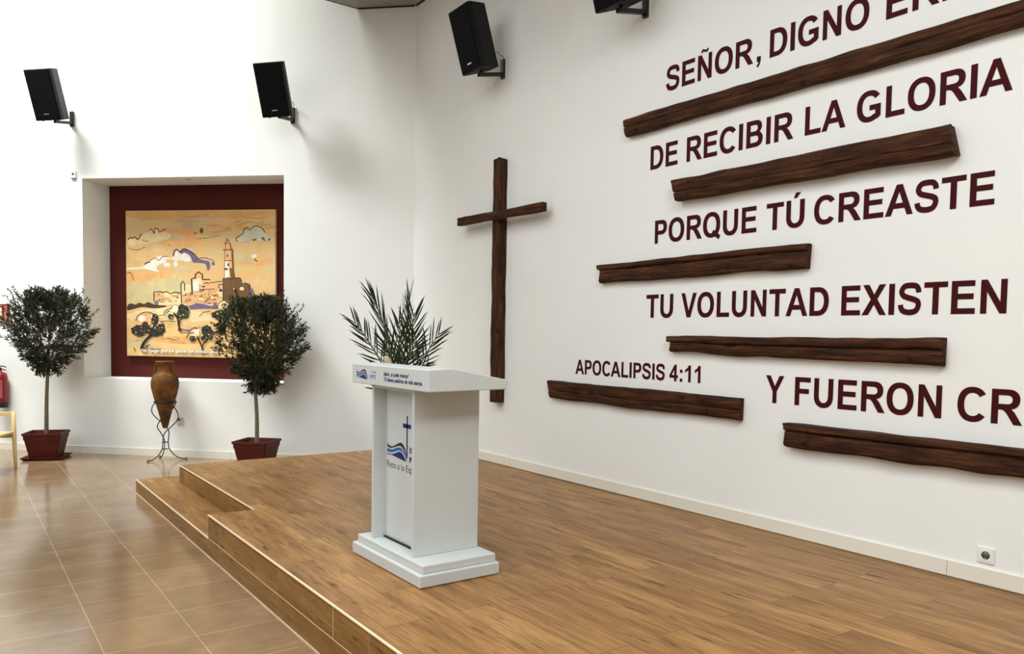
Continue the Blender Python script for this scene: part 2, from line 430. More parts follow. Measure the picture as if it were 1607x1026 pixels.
# glyph: (advance, [shape, ...]) with shape = [outer, hole, ...]; cap height 716
G = {}
G['I'] = (278, [[rect(68, 0, 216, 716)]])
G['E'] = (667, [[[(73, 0), (618, 0), (618, 121), (218, 121), (218, 316), (578, 316), (578, 437), (218, 437), (218, 595), (604, 595), (604, 716), (73, 716)]]])
G['F'] = (611, [[[(74, 0), (219, 0), (219, 304), (518, 304), (518, 425), (219, 425), (219, 595), (565, 595), (565, 716), (74, 716)]]])
G['L'] = (611, [[[(77, 0), (576, 0), (576, 121), (222, 121), (222, 716), (77, 716)]]])
G['T'] = (611, [[[(234, 0), (379, 0), (379, 595), (590, 595), (590, 716), (22, 716), (22, 595), (234, 595)]]])
NN = [(73, 0), (207, 0), (207, 467), (495, 0), (640, 0), (640, 716), (506, 716), (506, 238), (211, 716), (73, 716)]
G['N'] = (722, [[NN]])
G['Ñ'] = (722, [[NN], [band([(215, 775), (270, 835), (345, 815), (420, 790), (480, 850)], 62)]])
G['A'] = (722, [[[(0, 0), (154, 0), (216, 163), (503, 163), (568, 0), (720, 0), (435, 716), (282, 716)], [(260, 284), (358, 549), (456, 284)]]])
G['V'] = (667, [[[(255, 0), (411, 0), (667, 716), (514, 716), (334, 186), (156, 716), (0, 716)]]])
G['X'] = (667, [[[(0, 0), (175, 0), (333, 246), (490, 0), (666, 0), (421, 373), (643, 716), (473, 716), (333, 482), (192, 716), (20, 716), (243, 368)]]])
G['Y'] = (667, [[[(261, 0), (406, 0), (406, 302), (668, 716), (499, 716), (336, 437), (169, 716), (0, 716), (261, 302)]]])
OO = [ell(389, 358, 346, 370, 0, 360, 40)[:-1], ell(389, 358, 196, 246, 0, 360, 32)[:-1]]
G['O'] = (778, [OO])
G['Q'] = (778, [OO, [[(415, 118), (470, 205), (600, 135), (752, 20), (690, -82), (560, 0)]]])
G['D'] = (722, [[[(73, 0)]+ell(337, 358, 338, 358, -90, 90, 20)+[(73, 716)], [(218, 121)]+ell(325, 358, 200, 237, -90, 90, 18)+[(218, 595)]]])
G['P'] = (667, [[[(73, 0), (218, 0), (218, 270)]+ell(385, 493, 240, 223, -90, 90, 16)+[(73, 716)], [(218, 391)]+ell(370, 493, 104, 102, -90, 90, 12)+[(218, 595)]]])
G['R'] = (722, [[[(73, 0), (218, 0), (218, 299)]+[(270, 299), (330, 285), (385, 235), (548, 0), (722, 0), (634, 140), (560, 250), (490, 315)]+ell(430, 512, 235, 204, -62, 90, 16)+[(73, 716)],
                 [(218, 413)]+ell(405, 504, 108, 91, -90, 90, 12)+[(218, 595)]]])
G['B'] = (722, [[[(73, 0)]+ell(415, 206, 250, 206, -90, 58, 14)+ell(395, 540, 232, 176, -44, 90, 14)+[(73, 716)],
                 [(218, 121)]+ell(395, 213, 117, 92, -90, 90, 12)+[(218, 305)], [(218, 421)]+ell(370, 508, 112, 87, -90, 90, 12)+[(218, 595)]]])
UU = [(71, 716), (71, 290)]+ell(359.5, 276, 288.5, 288, 180, 360, 22)+[(648, 716), (503, 716)]+ell(359.5, 290, 143.5, 180, 360, 180, 18)+[(216, 716)]
G['U'] = (722, [[UU]])
G['Ú'] = (722, [[UU], [[(300, 765), (400, 765), (520, 905), (365, 905)]]])
G['C'] = (722, [[ell(385, 358, 338, 370, 36, 322, 34)+ell(385, 358, 190, 246, 318, 40, 30)]])
G['G'] = (778, [[ell(389, 358, 346, 370, 36, 300, 32)+[(640, 45), (712, 98), (712, 380), (401, 380), (401, 259), (566, 259), (566, 168)]+ell(389, 358, 196, 246, 305, 38, 28)]])
G['S'] = (667, [[band([(553, 500), (540, 575), (480, 645), (335, 664), (190, 640), (120, 530), (170, 432), (300, 382), (430, 345), (535, 290), (552, 195), (490, 85), (335, 50), (180, 80), (115, 150), (100, 225)], 128)]])
G['4'] = (556, [[[(312, 0), (446, 0), (446, 144), (535, 144), (535, 265), (446, 265), (446, 719), (330, 719), (27, 265), (27, 144), (312, 144)], [(312, 265), (156, 265), (312, 505)]]])
G['1'] = (556, [[[(393, 0), (256, 0), (256, 517), (69, 403), (69, 528), (200, 600), (282, 719), (393, 719)]]])
G[':'] = (333, [[rect(98, 0, 239, 137)], [rect(98, 382, 239, 519)]])
G[','] = (278, [[[(70, 137), (207, 137), (207, 20), (170, -90), (100, -157), (70, -95), (118, -50), (135, 0), (70, 0)]]])

def fill_mesh(shapes, name, depth, k=1.0, dx=0.0, zstep=0.0):
    """flat filled outlines with a little thickness -> mesh"""
    cu = D.curves.new(name, 'CURVE'); cu.dimensions = '2D'; cu.fill_mode = 'BOTH'; cu.extrude = depth
    obs = []
    bm = bmesh.new()
    for si, sh in enumerate(shapes):
        c = D.curves.new('outline', 'CURVE'); c.dimensions = '2D'; c.fill_mode = 'BOTH'; c.extrude = depth
        for loop in sh:
            sp = c.splines.new('POLY'); sp.points.add(len(loop)-1)
            for p, q in zip(sp.points, loop): p.co = ((q[0]+dx)*k, q[1]*k, 0, 1)
            sp.use_cyclic_u = True
        ob = D.objects.new('outline', c); me = D.meshes.new_from_object(ob)
        if zstep: me.transform(Matrix.Translation((0, 0, si*zstep)))
        bm.from_mesh(me); D.objects.remove(ob); D.curves.remove(c); D.meshes.remove(me)
    D.curves.remove(cu)
    bmesh.ops.translate(bm, verts=bm.verts, vec=(0, 0, depth))
    me = D.meshes.new(name); bm.to_mesh(me); bm.free(); return me
GM = {}
def glyph(ch):
    if ch not in GM:
        me = fill_mesh(G[ch][1], 'letter', 0.0012, 0.001, 0.0, 0.0004)
        me.materials.append(MAT['letter_vinyl']); GM[ch] = me
    return GM[ch]
def ink(word):
    x = 0; lo = None
    for i, ch in enumerate(word):
        xs = [p[0] for sh in G[ch][1] for lp in sh for p in lp]
        if lo is None: lo = x+min(xs)
        hi = x+max(xs); x += G[ch][0]
    return lo, hi
def word(parent, y0line, text, y_start, y_end, zoff, cap):
    lo, hi = ink(text); k = (y_start-y_end)/(hi-lo)*1000; x = 0
    for ch in text:
        o = D.objects.new('letter', glyph(ch)); COL.objects.link(o); o.parent = parent
        o.location = ((y0line-y_start)+(x-lo)*k/1000, zoff, 0.0006)
        o.scale = (k, cap/0.716, 1)
        x += G[ch][0]
    return k
def line(label, z, cap, words):
    y0 = words[0][1]
    t = thing('wall_lettering', label, 'lettering', mat=wall_R(y0, z), group='dark red verse lettering on the white wall')
    for w in words:
        k = word(t, y0, w[0], w[1], w[2], 0, cap)
        if len(w) > 3:
            o = D.objects.new('comma', glyph(',')); COL.objects.link(o); o.parent = t
            o.location = ((y0-w[2])+0.012-0.07*k+0.02, 0, 0.0006); o.scale = (k, cap/0.716, 1)
line('dark red capitals reading SEÑOR, DIGNO ERES, topmost line of the verse on the wall', 3.560, 0.185, [('SEÑOR', 4.397, 3.578, ','), ('DIGNO', 3.441, 2.727), ('ERES', 2.618, 2.000)])
line('dark red capitals reading DE RECIBIR LA GLORIA on the white wall', 2.977, 0.184, [('DE', 4.546, 4.258), ('RECIBIR', 4.166, 3.233), ('LA', 3.146, 2.858), ('GLORIA', 2.783, 1.902)])
line('dark red capitals reading PORQUE TÚ CREASTE on the white wall', 2.384, 0.182, [('PORQUE', 4.478, 3.506), ('TÚ', 3.424, 3.128), ('CREASTE', 3.056, 1.966)])
line('dark red capitals reading TU VOLUNTAD EXISTEN on the white wall', 1.794, 0.185, [('TU', 4.553, 4.264), ('VOLUNTAD', 4.180, 2.928), ('EXISTEN', 2.839, 1.880)])
line('dark red capitals starting Y FUERON CR, lowest line, cut by the right picture edge', 1.199, 0.188, [('Y', 3.384, 3.239), ('FUERON', 3.153, 2.195), ('CREADAS', 2.108, 0.962)])
line('smaller dark red lettering APOCALIPSIS 4:11 above the lowest left beam', 1.297, 0.129, [('APOCALIPSIS', 5.422, 4.334), ('4:11', 4.282, 3.970)])

# ------------------------------------------------------------------ old beams and cross
def timber(length, hl, hr, zl, zr, depth, seed, lip=0.0, groove=0.45, skl=0.0, skr=0.0):
    """local x along the beam (0..length), y up, z out; heights hl->hr, bottoms zl->zr, hewn and split"""
    rnd = random.Random(seed); n = max(12, int(length/0.05)); vs = []; fs = []
    prof = [(0, .03), (.55, .0), (.86, .02), (1.0, .10), (1.02, .24), (1.0, groove-.06), (.97, groove-.02), (.80, groove), (.97, groove+.03),
            (1.0, groove+.10), (1.0, .80), (.97, .93), (.80, 1.0), (.35, 1.0), (0, .98)]
    if lip:   # overhanging upper ledge as on sawn half-logs
        prof = [(0, .02), (.5, .0), (.74, .03), (.84, .14), (.88, .34), (.86, groove-.10), (.76, groove-.02), (.66, groove), (.74, groove+.02),
                (1.0, groove+.05), (1.05, groove+.12), (1.04, .92), (.98, .98), (.5, 1.0), (0, .99)]
    k = len(prof)
    for i in range(n+1):
        t = i/n; x = t*length
        h = hl+(hr-hl)*t; z0 = zl+(zr-zl)*t
        wob = 0.007*noise.noise(Vector((x*1.7, seed*3.1, 0)))
        wb2 = 0.012*noise.noise(Vector((x*2.3, seed*5.7, 4)))
        for j, (d, y) in enumerate(prof):
            q = Vector((x*4.0, y*3.0+seed, d*2))
            jx = 0.016*noise.noise(q+Vector((9, 0, 0))) if i in (0, n) else 0
            if i == 0: jx += skl*(1-y)+(.022 if d < .9 and .3 < y < .8 and d > .4 else 0)
            elif i == n: jx += skr*(1-y)
            jy = 0.006*noise.noise(q*1.3); jz = 0.007*noise.noise(q*1.7+Vector((0, 7, 0))) if d > 0.1 else 0
            yy = z0+y*h+(wob if y > .5 else wb2)+jy
            vs.append((x+jx, yy, max(0.0, d*depth+jz)))
    for i in range(n):
        for j in range(k):
            j2 = (j+1) % k; fs.append((i*k+j, i*k+j2, (i+1)*k+j2, (i+1)*k+j))
    mb = MB(); mb.add(vs, fs, 0, True)
    for i0 in (0, n):
        mb.add([vs[i0*k+j] for j in range(k)], [tuple(range(k))], 0, False)
    return mb
def beam(label, ys, ye, zl, zr, hl, hr, depth, seed, lip=0, groove=.45, skl=0, skr=0):
    z0 = min(zl, zr)
    o = timber(ys-ye, hl, hr, zl-z0, zr-z0, depth, seed, lip, groove, skl, skr).build('wooden_beam', 'old_timber')
    o.matrix_world = wall_R(ys, z0)
    tag(o, label, 'beam', 'old beams between the lines of lettering')
beam('longest dark old beam under the words SEÑOR, DIGNO, running out at the top right', 4.82, 0.95, 3.280, 3.284, .145, .128, .060, 1, 0, .52, .030)
beam('thick dark old beam with a long split under DE RECIBIR LA GLORIA', 4.255, 2.185, 2.680, 2.676, .166, .168, .085, 2, 0, .40, .060, .030)
beam('old beam with an upper ledge and ragged lower edge under PORQUE', 5.105, 3.063, 2.091, 2.101, .159, .168, .062, 3, 1, .70, .025, -.008)
beam('old beam tapering to the left under TU VOLUNTAD EXISTEN', 4.278, 2.185, 1.526, 1.497, .123, .162, .060, 4, 1, .58, .025, .010)
beam('old brown beam under APOCALIPSIS 4:11, lowest on the left, nearest the cross', 5.775, 3.565, 1.058, 1.050, .159, .168, .050, 5, 0, .44, .036)
beam('dark old beam with a projecting top ledge under Y FUERON, lowest on the right', 3.192, 0.90, .918, .926, .160, .166, .072, 6, 1, .68, .012)

cr = thing('wooden_cross', 'large cross of two dark hewn timbers hung on the white wall', 'cross', mat=wall_R(6.601, 0.95, .0015))
p = timber(2.455, .140, .130, -.07, -.065, .095, 21, 0, .55).build('upright', 'old_timber', cr)
p.matrix_local = Matrix(((0, -1, 0, 0), (1, 0, 0, 0), (0, 0, 1, 0), (0, 0, 0, 1)))
p = timber(1.475, .088, .086, -.044, -.060, .062, 22, 0, .5).build('crossbeam', 'old_timber', cr)
p.location = (-0.654, 2.84-0.95, 0.084)

# ------------------------------------------------------------------ loudspeakers
SW, SB, SH, SD = .364, .166, .60, .269
def speaker(label, mat, yaw, tilt, out, up, lat, logo=True):
    t = thing('loudspeaker', label, 'loudspeaker', mat=mat, group='black loudspeakers on wall brackets')
    mb = MB(); mb.box(-.035, .035, -.11, .10, .001, .008); mb.build('wall_plate', 'white_plastic', t, .002)
    mb = MB(); mb.box(-.026, .026, -.105, .085, .008, .034); mb.build('bracket_plate', 'metal_black', t, .003)
    mb = MB(); mb.prism([(-.045, .032), (-.082, .032), (-.142, out+.05), (-.105, out+.05)], -.019, .019, axis=0)
    mb.build('bracket_arm', 'metal_black', t, .003)
    mb = MB(); mb.tube([(lat, -.125, out+.02), (lat, up+.01, out+.02)], .016, 10); mb.build('pivot', 'metal_black', t)
    cab = MB()
    hb, hf = SB/2, SW/2
    pts = [(-hf, SD/2), (hf, SD/2), (hf, SD/2-.05), (hb, -SD/2), (-hb, -SD/2), (-hf, SD/2-.05)]
    vs = [(x, y, z) for y in (0, SH) for (x, z) in pts]
    cab.add(vs, [tuple(range(6)), tuple(range(11, 5, -1))]+[(i, (i+1) % 6, 6+(i+1) % 6, 6+i) for i in range(6)])
    c = cab.build('cabinet', 'speaker_black', t, .008)
    R = Matrix.Rotation(-yaw, 4, 'Y') @ Matrix.Rotation(tilt, 4, 'X')
    c.matrix_local = Matrix.Translation((lat, up, out)) @ R
    mb = MB(); mb.box(-hf+.012, hf-.012, .012, SH-.012, SD/2-.002, SD/2+.008)
    mb.build('grille', 'grille_mesh', c, .004)
    mb = MB(); mb.box(-.035, .035, .07, .082, SD/2+.008, SD/2+.011); mb.build('badge', 'badge_silver', c, .001)
    for sx in (-.11, .11):
        mb = MB(); mb.lathe([(.012, 0), (.014, .008), (.014, .012)], 10); f = mb.build('rubber_foot', 'metal_black', c)
        f.matrix_local = Matrix.Translation((sx, 0.004, SD/2-.04)) @ Matrix.Rotation(PI/2, 4, 'X')
    mb = MB(); mb.tube(catmull([(lat+.03, up+.20, out-.10-.06), (.05, .12, .13), (.045, .10, .08), (.02, .11, .04), (.012, .085, .022)], 5), .0035, 6)
    mb.build('cable', 'cable', t)
    return t
n = NT('grille_mesh'); v = n.coords(); vo = n.add('ShaderNodeTexVoronoi'); vo.inputs['Scale'].default_value = 160
n.l.new(v, vo.inputs['Vector'])
n.set(n.ramp(vo.outputs['Distance'], [(0.2, hexc(2, 2, 3)), (0.6, hexc(6, 6, 7))]), 0.8, spec=0.12); MAT['grille_mesh'] = n.m
speaker('black loudspeaker at the far left, above the left olive tree', wall_L(4.57, 4.34), .043, .329, .274, -.088, -.018)
speaker('black loudspeaker on the far wall above the right end of the niche', wall_L(1.55, 4.30), .093, .36, .342, -.103, .011)
speaker('large black loudspeaker hung above the wooden cross', wall_R(6.62, 4.32), .029, .294, .263, -.072, .009)
speaker('black loudspeaker cut by the top picture edge, left of SEÑOR', wall_R(4.625, 4.30), .029, .294, .275, -.075, .009)

# ------------------------------------------------------------------ lectern
lt = thing('lectern', 'white lectern with blue wave emblem and sloping top on the stage', 'lectern', (2.24, 3.96, STAGE))
def L_(mb, name, mat='white_lacquer', bev=.004, par=None):
    o = mb.build(name, mat, par or lt, bev)
    if (par or lt) is lt: 
        o.data.transform(Matrix.Translation((-2.24, -3.96, -STAGE)))
    return o
mb = MB(); mb.box(1.974, 2.478, 3.535, 4.378, STAGE+.003, STAGE+.069); L_(mb, 'lower_plinth', bev=.006)
mb = MB(); mb.box(2.000, 2.466, 3.556, 4.358, STAGE+.069, STAGE+.115); L_(mb, 'upper_plinth', bev=.006)
Z0, Z1 = STAGE+.115, 1.333
mb = MB(); mb.box(2.030, 2.450, 3.718, 3.740, Z0, Z1); L_(mb, 'side_panel', bev=.003)
mb = MB(); mb.box(2.030, 2.450, 4.212, 4.234, Z0, Z1); L_(mb, 'side_panel', bev=.003)
mb = MB(); mb.box(2.115, 2.133, 3.740, 4.212, Z0+.008, Z1); fp = L_(mb, 'front_panel', bev=.0)
mb = MB(); mb.box(2.133, 2.44, 3.740, 4.212, 0.86, .88); L_(mb, 'shelf', bev=.002)
mb = MB(); mb.box(2.034, 2.052, 3.740, 4.212, Z1-.018, Z1); L_(mb, 'top_rail', bev=.002)
mb = MB(); mb.box(2.1, 2.118, 3.742, 4.210, Z0+.0005, Z0+.008); L_(mb, 'shadow_gap', 'dark_gap', bev=.0)
mb = MB(); mb.prism([(2.0, 1.333), (2.495, 1.337), (2.495, 1.390), (2.148, 1.455), (2.0, 1.450)], 3.512, 4.450, axis=1)
desk = L_(mb, 'desk_top', bev=.005)
# printed emblem and writing: flat shapes given in wall-like coordinates (y to the left, z up)
def decal(name, x, shapes_by_mat, parent, off):
    mats = []; allm = bmesh.new()
    for mname, shapes in shapes_by_mat:
        me = fill_mesh([[[(-(py), pz) for py, pz in lp] for lp in sh] for sh in shapes], 'tmp', 0.0002)
        n0 = len(allm.faces); allm.from_mesh(me); allm.faces.ensure_lookup_table()
        for f in allm.faces[n0:]: f.material_index = len(mats)
        mats.append(mname); D.meshes.remove(me)
    me = D.meshes.new(name); allm.to_mesh(me); allm.free()
    for m in mats: me.materials.append(MAT[m])
    o = D.objects.new(name, me); COL.objects.link(o)
    o.parent = parent
    o.matrix_local = Matrix.Translation(-Vector(off)) @ plane_X(x, 0, 0)
    return o
def text_mesh(name, s, size, mat, shear=0.0, bold=0.0, sx=1.0):
    cu = D.curves.new(name, 'FONT'); cu.body = s; cu.size = size; cu.shear = shear; cu.offset = bold; cu.extrude = 0.0002
    ob = D.objects.new(name, cu); me = D.meshes.new_from_object(ob); D.objects.remove(ob); D.curves.remove(cu)
    x0 = min(v.co.x for v in me.vertices); x1 = max(v.co.x for v in me.vertices)
    me.name = name; me.transform(Matrix.Translation((-x0, 0, 0)))
    me.materials.append(MAT[mat]); return me, x1-x0
def put_text(name, s, x, y0, y1, z, size, mat, parent, off, shear=0, bold=0):
    me, w = text_mesh(name, s, size, mat, shear, bold)
    o = D.objects.new(name, me); COL.objects.link(o); o.parent = parent
    o.matrix_local = Matrix.Translation(-Vector(off)) @ plane_X(x, y0, z) @ Matrix.Diagonal(((y0-y1)/w, 1, 1, 1))
    return o
LO = (2.24, 3.96, STAGE)
def waves(yl, yr, zb, h):
    """three-band wave emblem between yl (left) and yr (right), base zb, height h"""
    w = yl-yr; Q = lambda pts: [(yl-a*w, zb+b*h) for a, b in pts]
    b1 = [(0, .83), (.08, .70), (.25, .66), (.45, .82), (.68, 1.0), (.85, .84), (.96, .45), (1.0, .10)]
    b1b = [(0, .58), (.15, .54), (.30, .60), (.48, .72), (.68, .80), (.84, .62), (.95, .30), (1.0, .05)]
    b2 = [(0, .50), (.15, .46), (.30, .50), (.48, .64), (.68, .70), (.84, .52), (.95, .22), (1.0, .04)]
    b2b = [(0, .30), (.15, .28), (.30, .33), (.48, .46), (.68, .54), (.84, .38), (.95, .12), (1.0, .02)]
    hill = [(.18, .16), (.35, .26), (.50, .38), (.66, .46), (.80, .34), (.93, .06), (.97, -.03)]
    tail = [(0, .22), (.12, .17), (.24, .21)]; tailb = [(.24, .17), (.12, .12), (0, .14)]
    s = lambda a, b: [Q(catmull(a, 5)+catmull(b, 5)[::-1])]
    return [('ink_green', [s(b1, b1b)]), ('ink_blue', [s(b2, b2b)]), ('ink_navy', [[Q(catmull(hill, 5))], [Q(tail+tailb)]])]
XP = 2.1147
decal('emblem', XP, waves(4.197, 3.952, 0.905, 0.100)+[('ink_navy', [[rect(3.9455, .925, 3.9595, 1.167)], [rect(3.906, 1.096, 4.004, 1.120)]])], fp, LO)
put_text('lettering', 'I', XP, 3.923, 3.914, .957, .048, 'ink_navy', fp, LO, 0, .0022)
put_text('lettering', 'C', XP, 3.907, 3.876, .957, .048, 'ink_navy', fp, LO, 0, .0022)
put_text('lettering', 'B', XP, 3.923, 3.893, .901, .050, 'ink_navy', fp, LO, 0, .0022)
put_text('lettering', 'Reto a la Esp', XP, 4.199, 3.886, .845, .056, 'ink_grey', fp, LO)
XD = 1.9997
decal('emblem', XD, waves(4.385, 4.234, 1.362, 0.058), desk, LO)
put_text('lettering', 'Desde', XD, 4.182, 4.122, 1.403, .020, 'ink_lightblue', desk, LO, .3)
put_text('lettering', '1985', XD, 4.212, 4.122, 1.368, .036, 'ink_lightblue', desk, LO, .25, .0012)
put_text('lettering', 'Señor, ¿a quién iremos?', XD, 4.026, 3.726, 1.396, .031, 'ink_script', desk, LO, .35, .0009)
put_text('lettering', 'Tú tienes palabras de vida eterna.', XD, 4.022, 3.578, 1.365, .031, 'ink_script', desk, LO, .35, .0009)

# ------------------------------------------------------------------ palm behind the lectern
RI = Vector((math.cos(YAW), -math.sin(YAW), 0)); FH = Vector((math.sin(YAW), math.cos(YAW), 0)); UZ = Vector((0, 0, 1))
PB = Vector((2.603, 5.001, STAGE)); PT = 1.104-STAGE
pm = thing('palm_plant', 'palm plant with dark feathery pointed fronds rising behind the white lectern', 'plant', PB)
mb = MB(); mb.lathe([(.125, .002), (.130, .02), (.165, PT-.10), (.168, PT-.09), (.155, PT-.09), (.15, PT-.13)], 28)
mb.build('planter', 'white_lacquer', pm)
mb = MB(); mb.lathe([(.001, PT-.135), (.152, PT-.13), (.152, PT-.12), (.001, PT-.105)], 20); mb.build('soil', 'soil', pm)
S_ = 220.0
def pl(px, py, c=0.0): return RI*((px-625)/S_)+UZ*((640-py)/S_+PT)+FH*c
def frond(path, seed, lens, spread=38, step=6.0, c1=0.0, rot=0.0, start=.12):
    rnd = random.Random(seed); P = [pl(x, y, c1*i/(len(path)-1)) for i, (x, y) in enumerate(path)]
    root = pl(path[0][0]*.25+625*.75, 652, 0)
    P = [root]+P; C = [Vector(q) for q in catmull([tuple(p) for p in P], 10)]
    # split along the arc
    mb = MB(); n = len(C)
    mb.tube(C, [.008*(1-.85*i/(n-1))+.0012 for i in range(n)], 6, 0)
    L = [0]
    for i in range(1, n): L.append(L[-1]+(C[i]-C[i-1]).length)
    tot = L[-1]; s = tot*start; side = 1
    while s <= tot*0.999:
        i = max(k for k in range(n) if L[k] <= s); i2 = min(i+1, n-1)
        p = C[i].lerp(C[i2], (s-L[i])/max(1e-6, L[i2]-L[i])) if i2 > i else C[i]
        t = (C[i2]-C[i]).normalized() if i2 > i else (C[i]-C[i-1]).normalized()
        fr = (s/tot-start)/(1-start)
        ll = lens*(0.55+0.75*math.sin(PI*(0.12+0.70*fr)))*rnd.uniform(.85, 1.1)*0.90
        nrm = (FH*math.cos(rot)+RI*math.sin(rot)); b = t.cross(nrm).normalized(); nn = b.cross(t)
        for sd in (1, -1):
            a = math.radians(spread*(1.15-.75*fr)*rnd.uniform(.8, 1.2)); lift = rnd.uniform(-.30, .05)
            d = (t*math.cos(a)+b*sd*math.sin(a)+nn*lift).normalized()
            wv = d.cross(nn).normalized()*rnd.uniform(.0045, .0070); fold = nn*.003
            q0 = p; q1 = p+d*ll*.35; q2 = p+d*ll*.75+UZ*ll*.02; q3 = p+d*ll+UZ*ll*rnd.uniform(-.04, .05)
            mb.add([q0-wv*.4, q0+fold*.5, q0+wv*.4, q1-wv, q1+fold, q1+wv, q2-wv*.7, q2+fold*.7, q2+wv*.7, q3],
                   [(0, 1, 4, 3), (1, 2, 5, 4), (3, 4, 7, 6), (4, 5, 8, 7), (6, 7, 9), (7, 8, 9)], 1)
        s += 1.42*step/S_*rnd.uniform(.85, 1.15)
    mb.build('frond', ['frond_stem', 'palm_leaf'], pm, recalc=False)
frond([(618, 600), (612, 550), (600, 505), (590, 478), (584, 464)], 1, .20, 22, 5.5, -.06, .5, .38)
frond([(615, 608), (602, 574), (582, 540), (568, 518), (561, 508)], 2, .165, 42, 6, -.10, -.4, .30)
frond([(629, 600), (634, 550), (637, 505), (639, 475), (640, 462)], 3, .17, 30, 6, .05, .9, .30)
frond([(634, 600), (642, 550), (646, 510), (648, 490)], 4, .20, 46, 5.5, .02, 0, .25)
frond([(640, 602), (662, 565), (680, 535), (690, 521)], 5, .17, 44, 6, -.05, .3, .25)
frond([(620, 602), (622, 560), (624, 525), (622, 505)], 6, .19, 40, 6, .10, .2, .25)
frond([(628, 604), (636, 570), (650, 545), (655, 530)], 7, .18, 50, 6, -.10, 0, .2)
frond([(632, 606), (652, 585), (668, 572), (676, 566)], 8, .12, 38, 7, -.12, 0, .35)
frond([(612, 628), (600, 618), (590, 611), (586, 609)], 9, .08, 36, 7, -.02, 0, .55)
frond([(626, 604), (618, 575), (606, 548), (598, 535)], 10, .16, 46, 6, .12, 0, .25)
mb = MB(); a = pl(621, 600, -.06); b = pl(609, 557, -.13)
mb.tube([a.lerp(b, t) for t in (0, .25, .5, .7, .85, .95, 1.0)], [.016, .022, .028, .030, .025, .015, .003], 12)
o = mb.build('cut_leaf_base', 'palm_sheath', pm); o['label'] = 'pale cut leaf base'

# ------------------------------------------------------------------ olive trees
def pot(root, base, rim, h, saucer, mat='pot_terracotta'):
    mb = MB(); b, r = base/2, rim/2
    sec = [(b*.96, .012), (b, .016), (r*.90, h-.085), (r*.93, h-.08), (r*.945, h-.03), (r, h-.026), (r, h), (r*.93, h), (r*.90, h-.03), (r*.86, h-.075)]
    vs = []; k = 0
    for s, z in sec:
        c = .02
        for (sx, sy) in ((-1, -1), (1, -1), (1, 1), (-1, 1)):
            a = [(sx*s, sy*(s-c)), (sx*(s-c), sy*s)]
            if sx*sy > 0: a = a[::-1] if False else a
            if (sx, sy) in ((1, -1), (-1, 1)): a = a[::-1]
            vs += [(x, y, z) for x, y in a]
    n = len(sec); fs = []
    for i in range(n-1):
        for j in range(8):
            j2 = (j+1) % 8; fs.append((i*8+j, i*8+j2, (i+1)*8+j2, (i+1)*8+j))
    fs.append(tuple(range(8))); mb.add(vs, fs); mb.build('pot', mat, root)
    mb = MB(); s = r*.86
    mb.prism([(-s, -s), (s, -s), (s, s), (-s, s)], h-.09, h-.06); mb.build('soil', 'soil', root)
    if saucer:
        mb = MB(); s0, s1 = saucer*.43, saucer*.5
        vs = [(sx*s, sy*s, z) for s, z in ((s0, 0), (s1, .035), (s1-.012, .035), (s0-.01, .011)) for sx, sy in ((-1, -1), (1, -1), (1, 1), (-1, 1))]
        fs = [(3, 2, 1, 0), (12, 13, 14, 15)]+[(i*4+j, i*4+(j+1) % 4, (i+1)*4+(j+1) % 4, (i+1)*4+j) for i in range(3) for j in range(4)]
        mb.add(vs, fs); mb.build('saucer', mat, root)
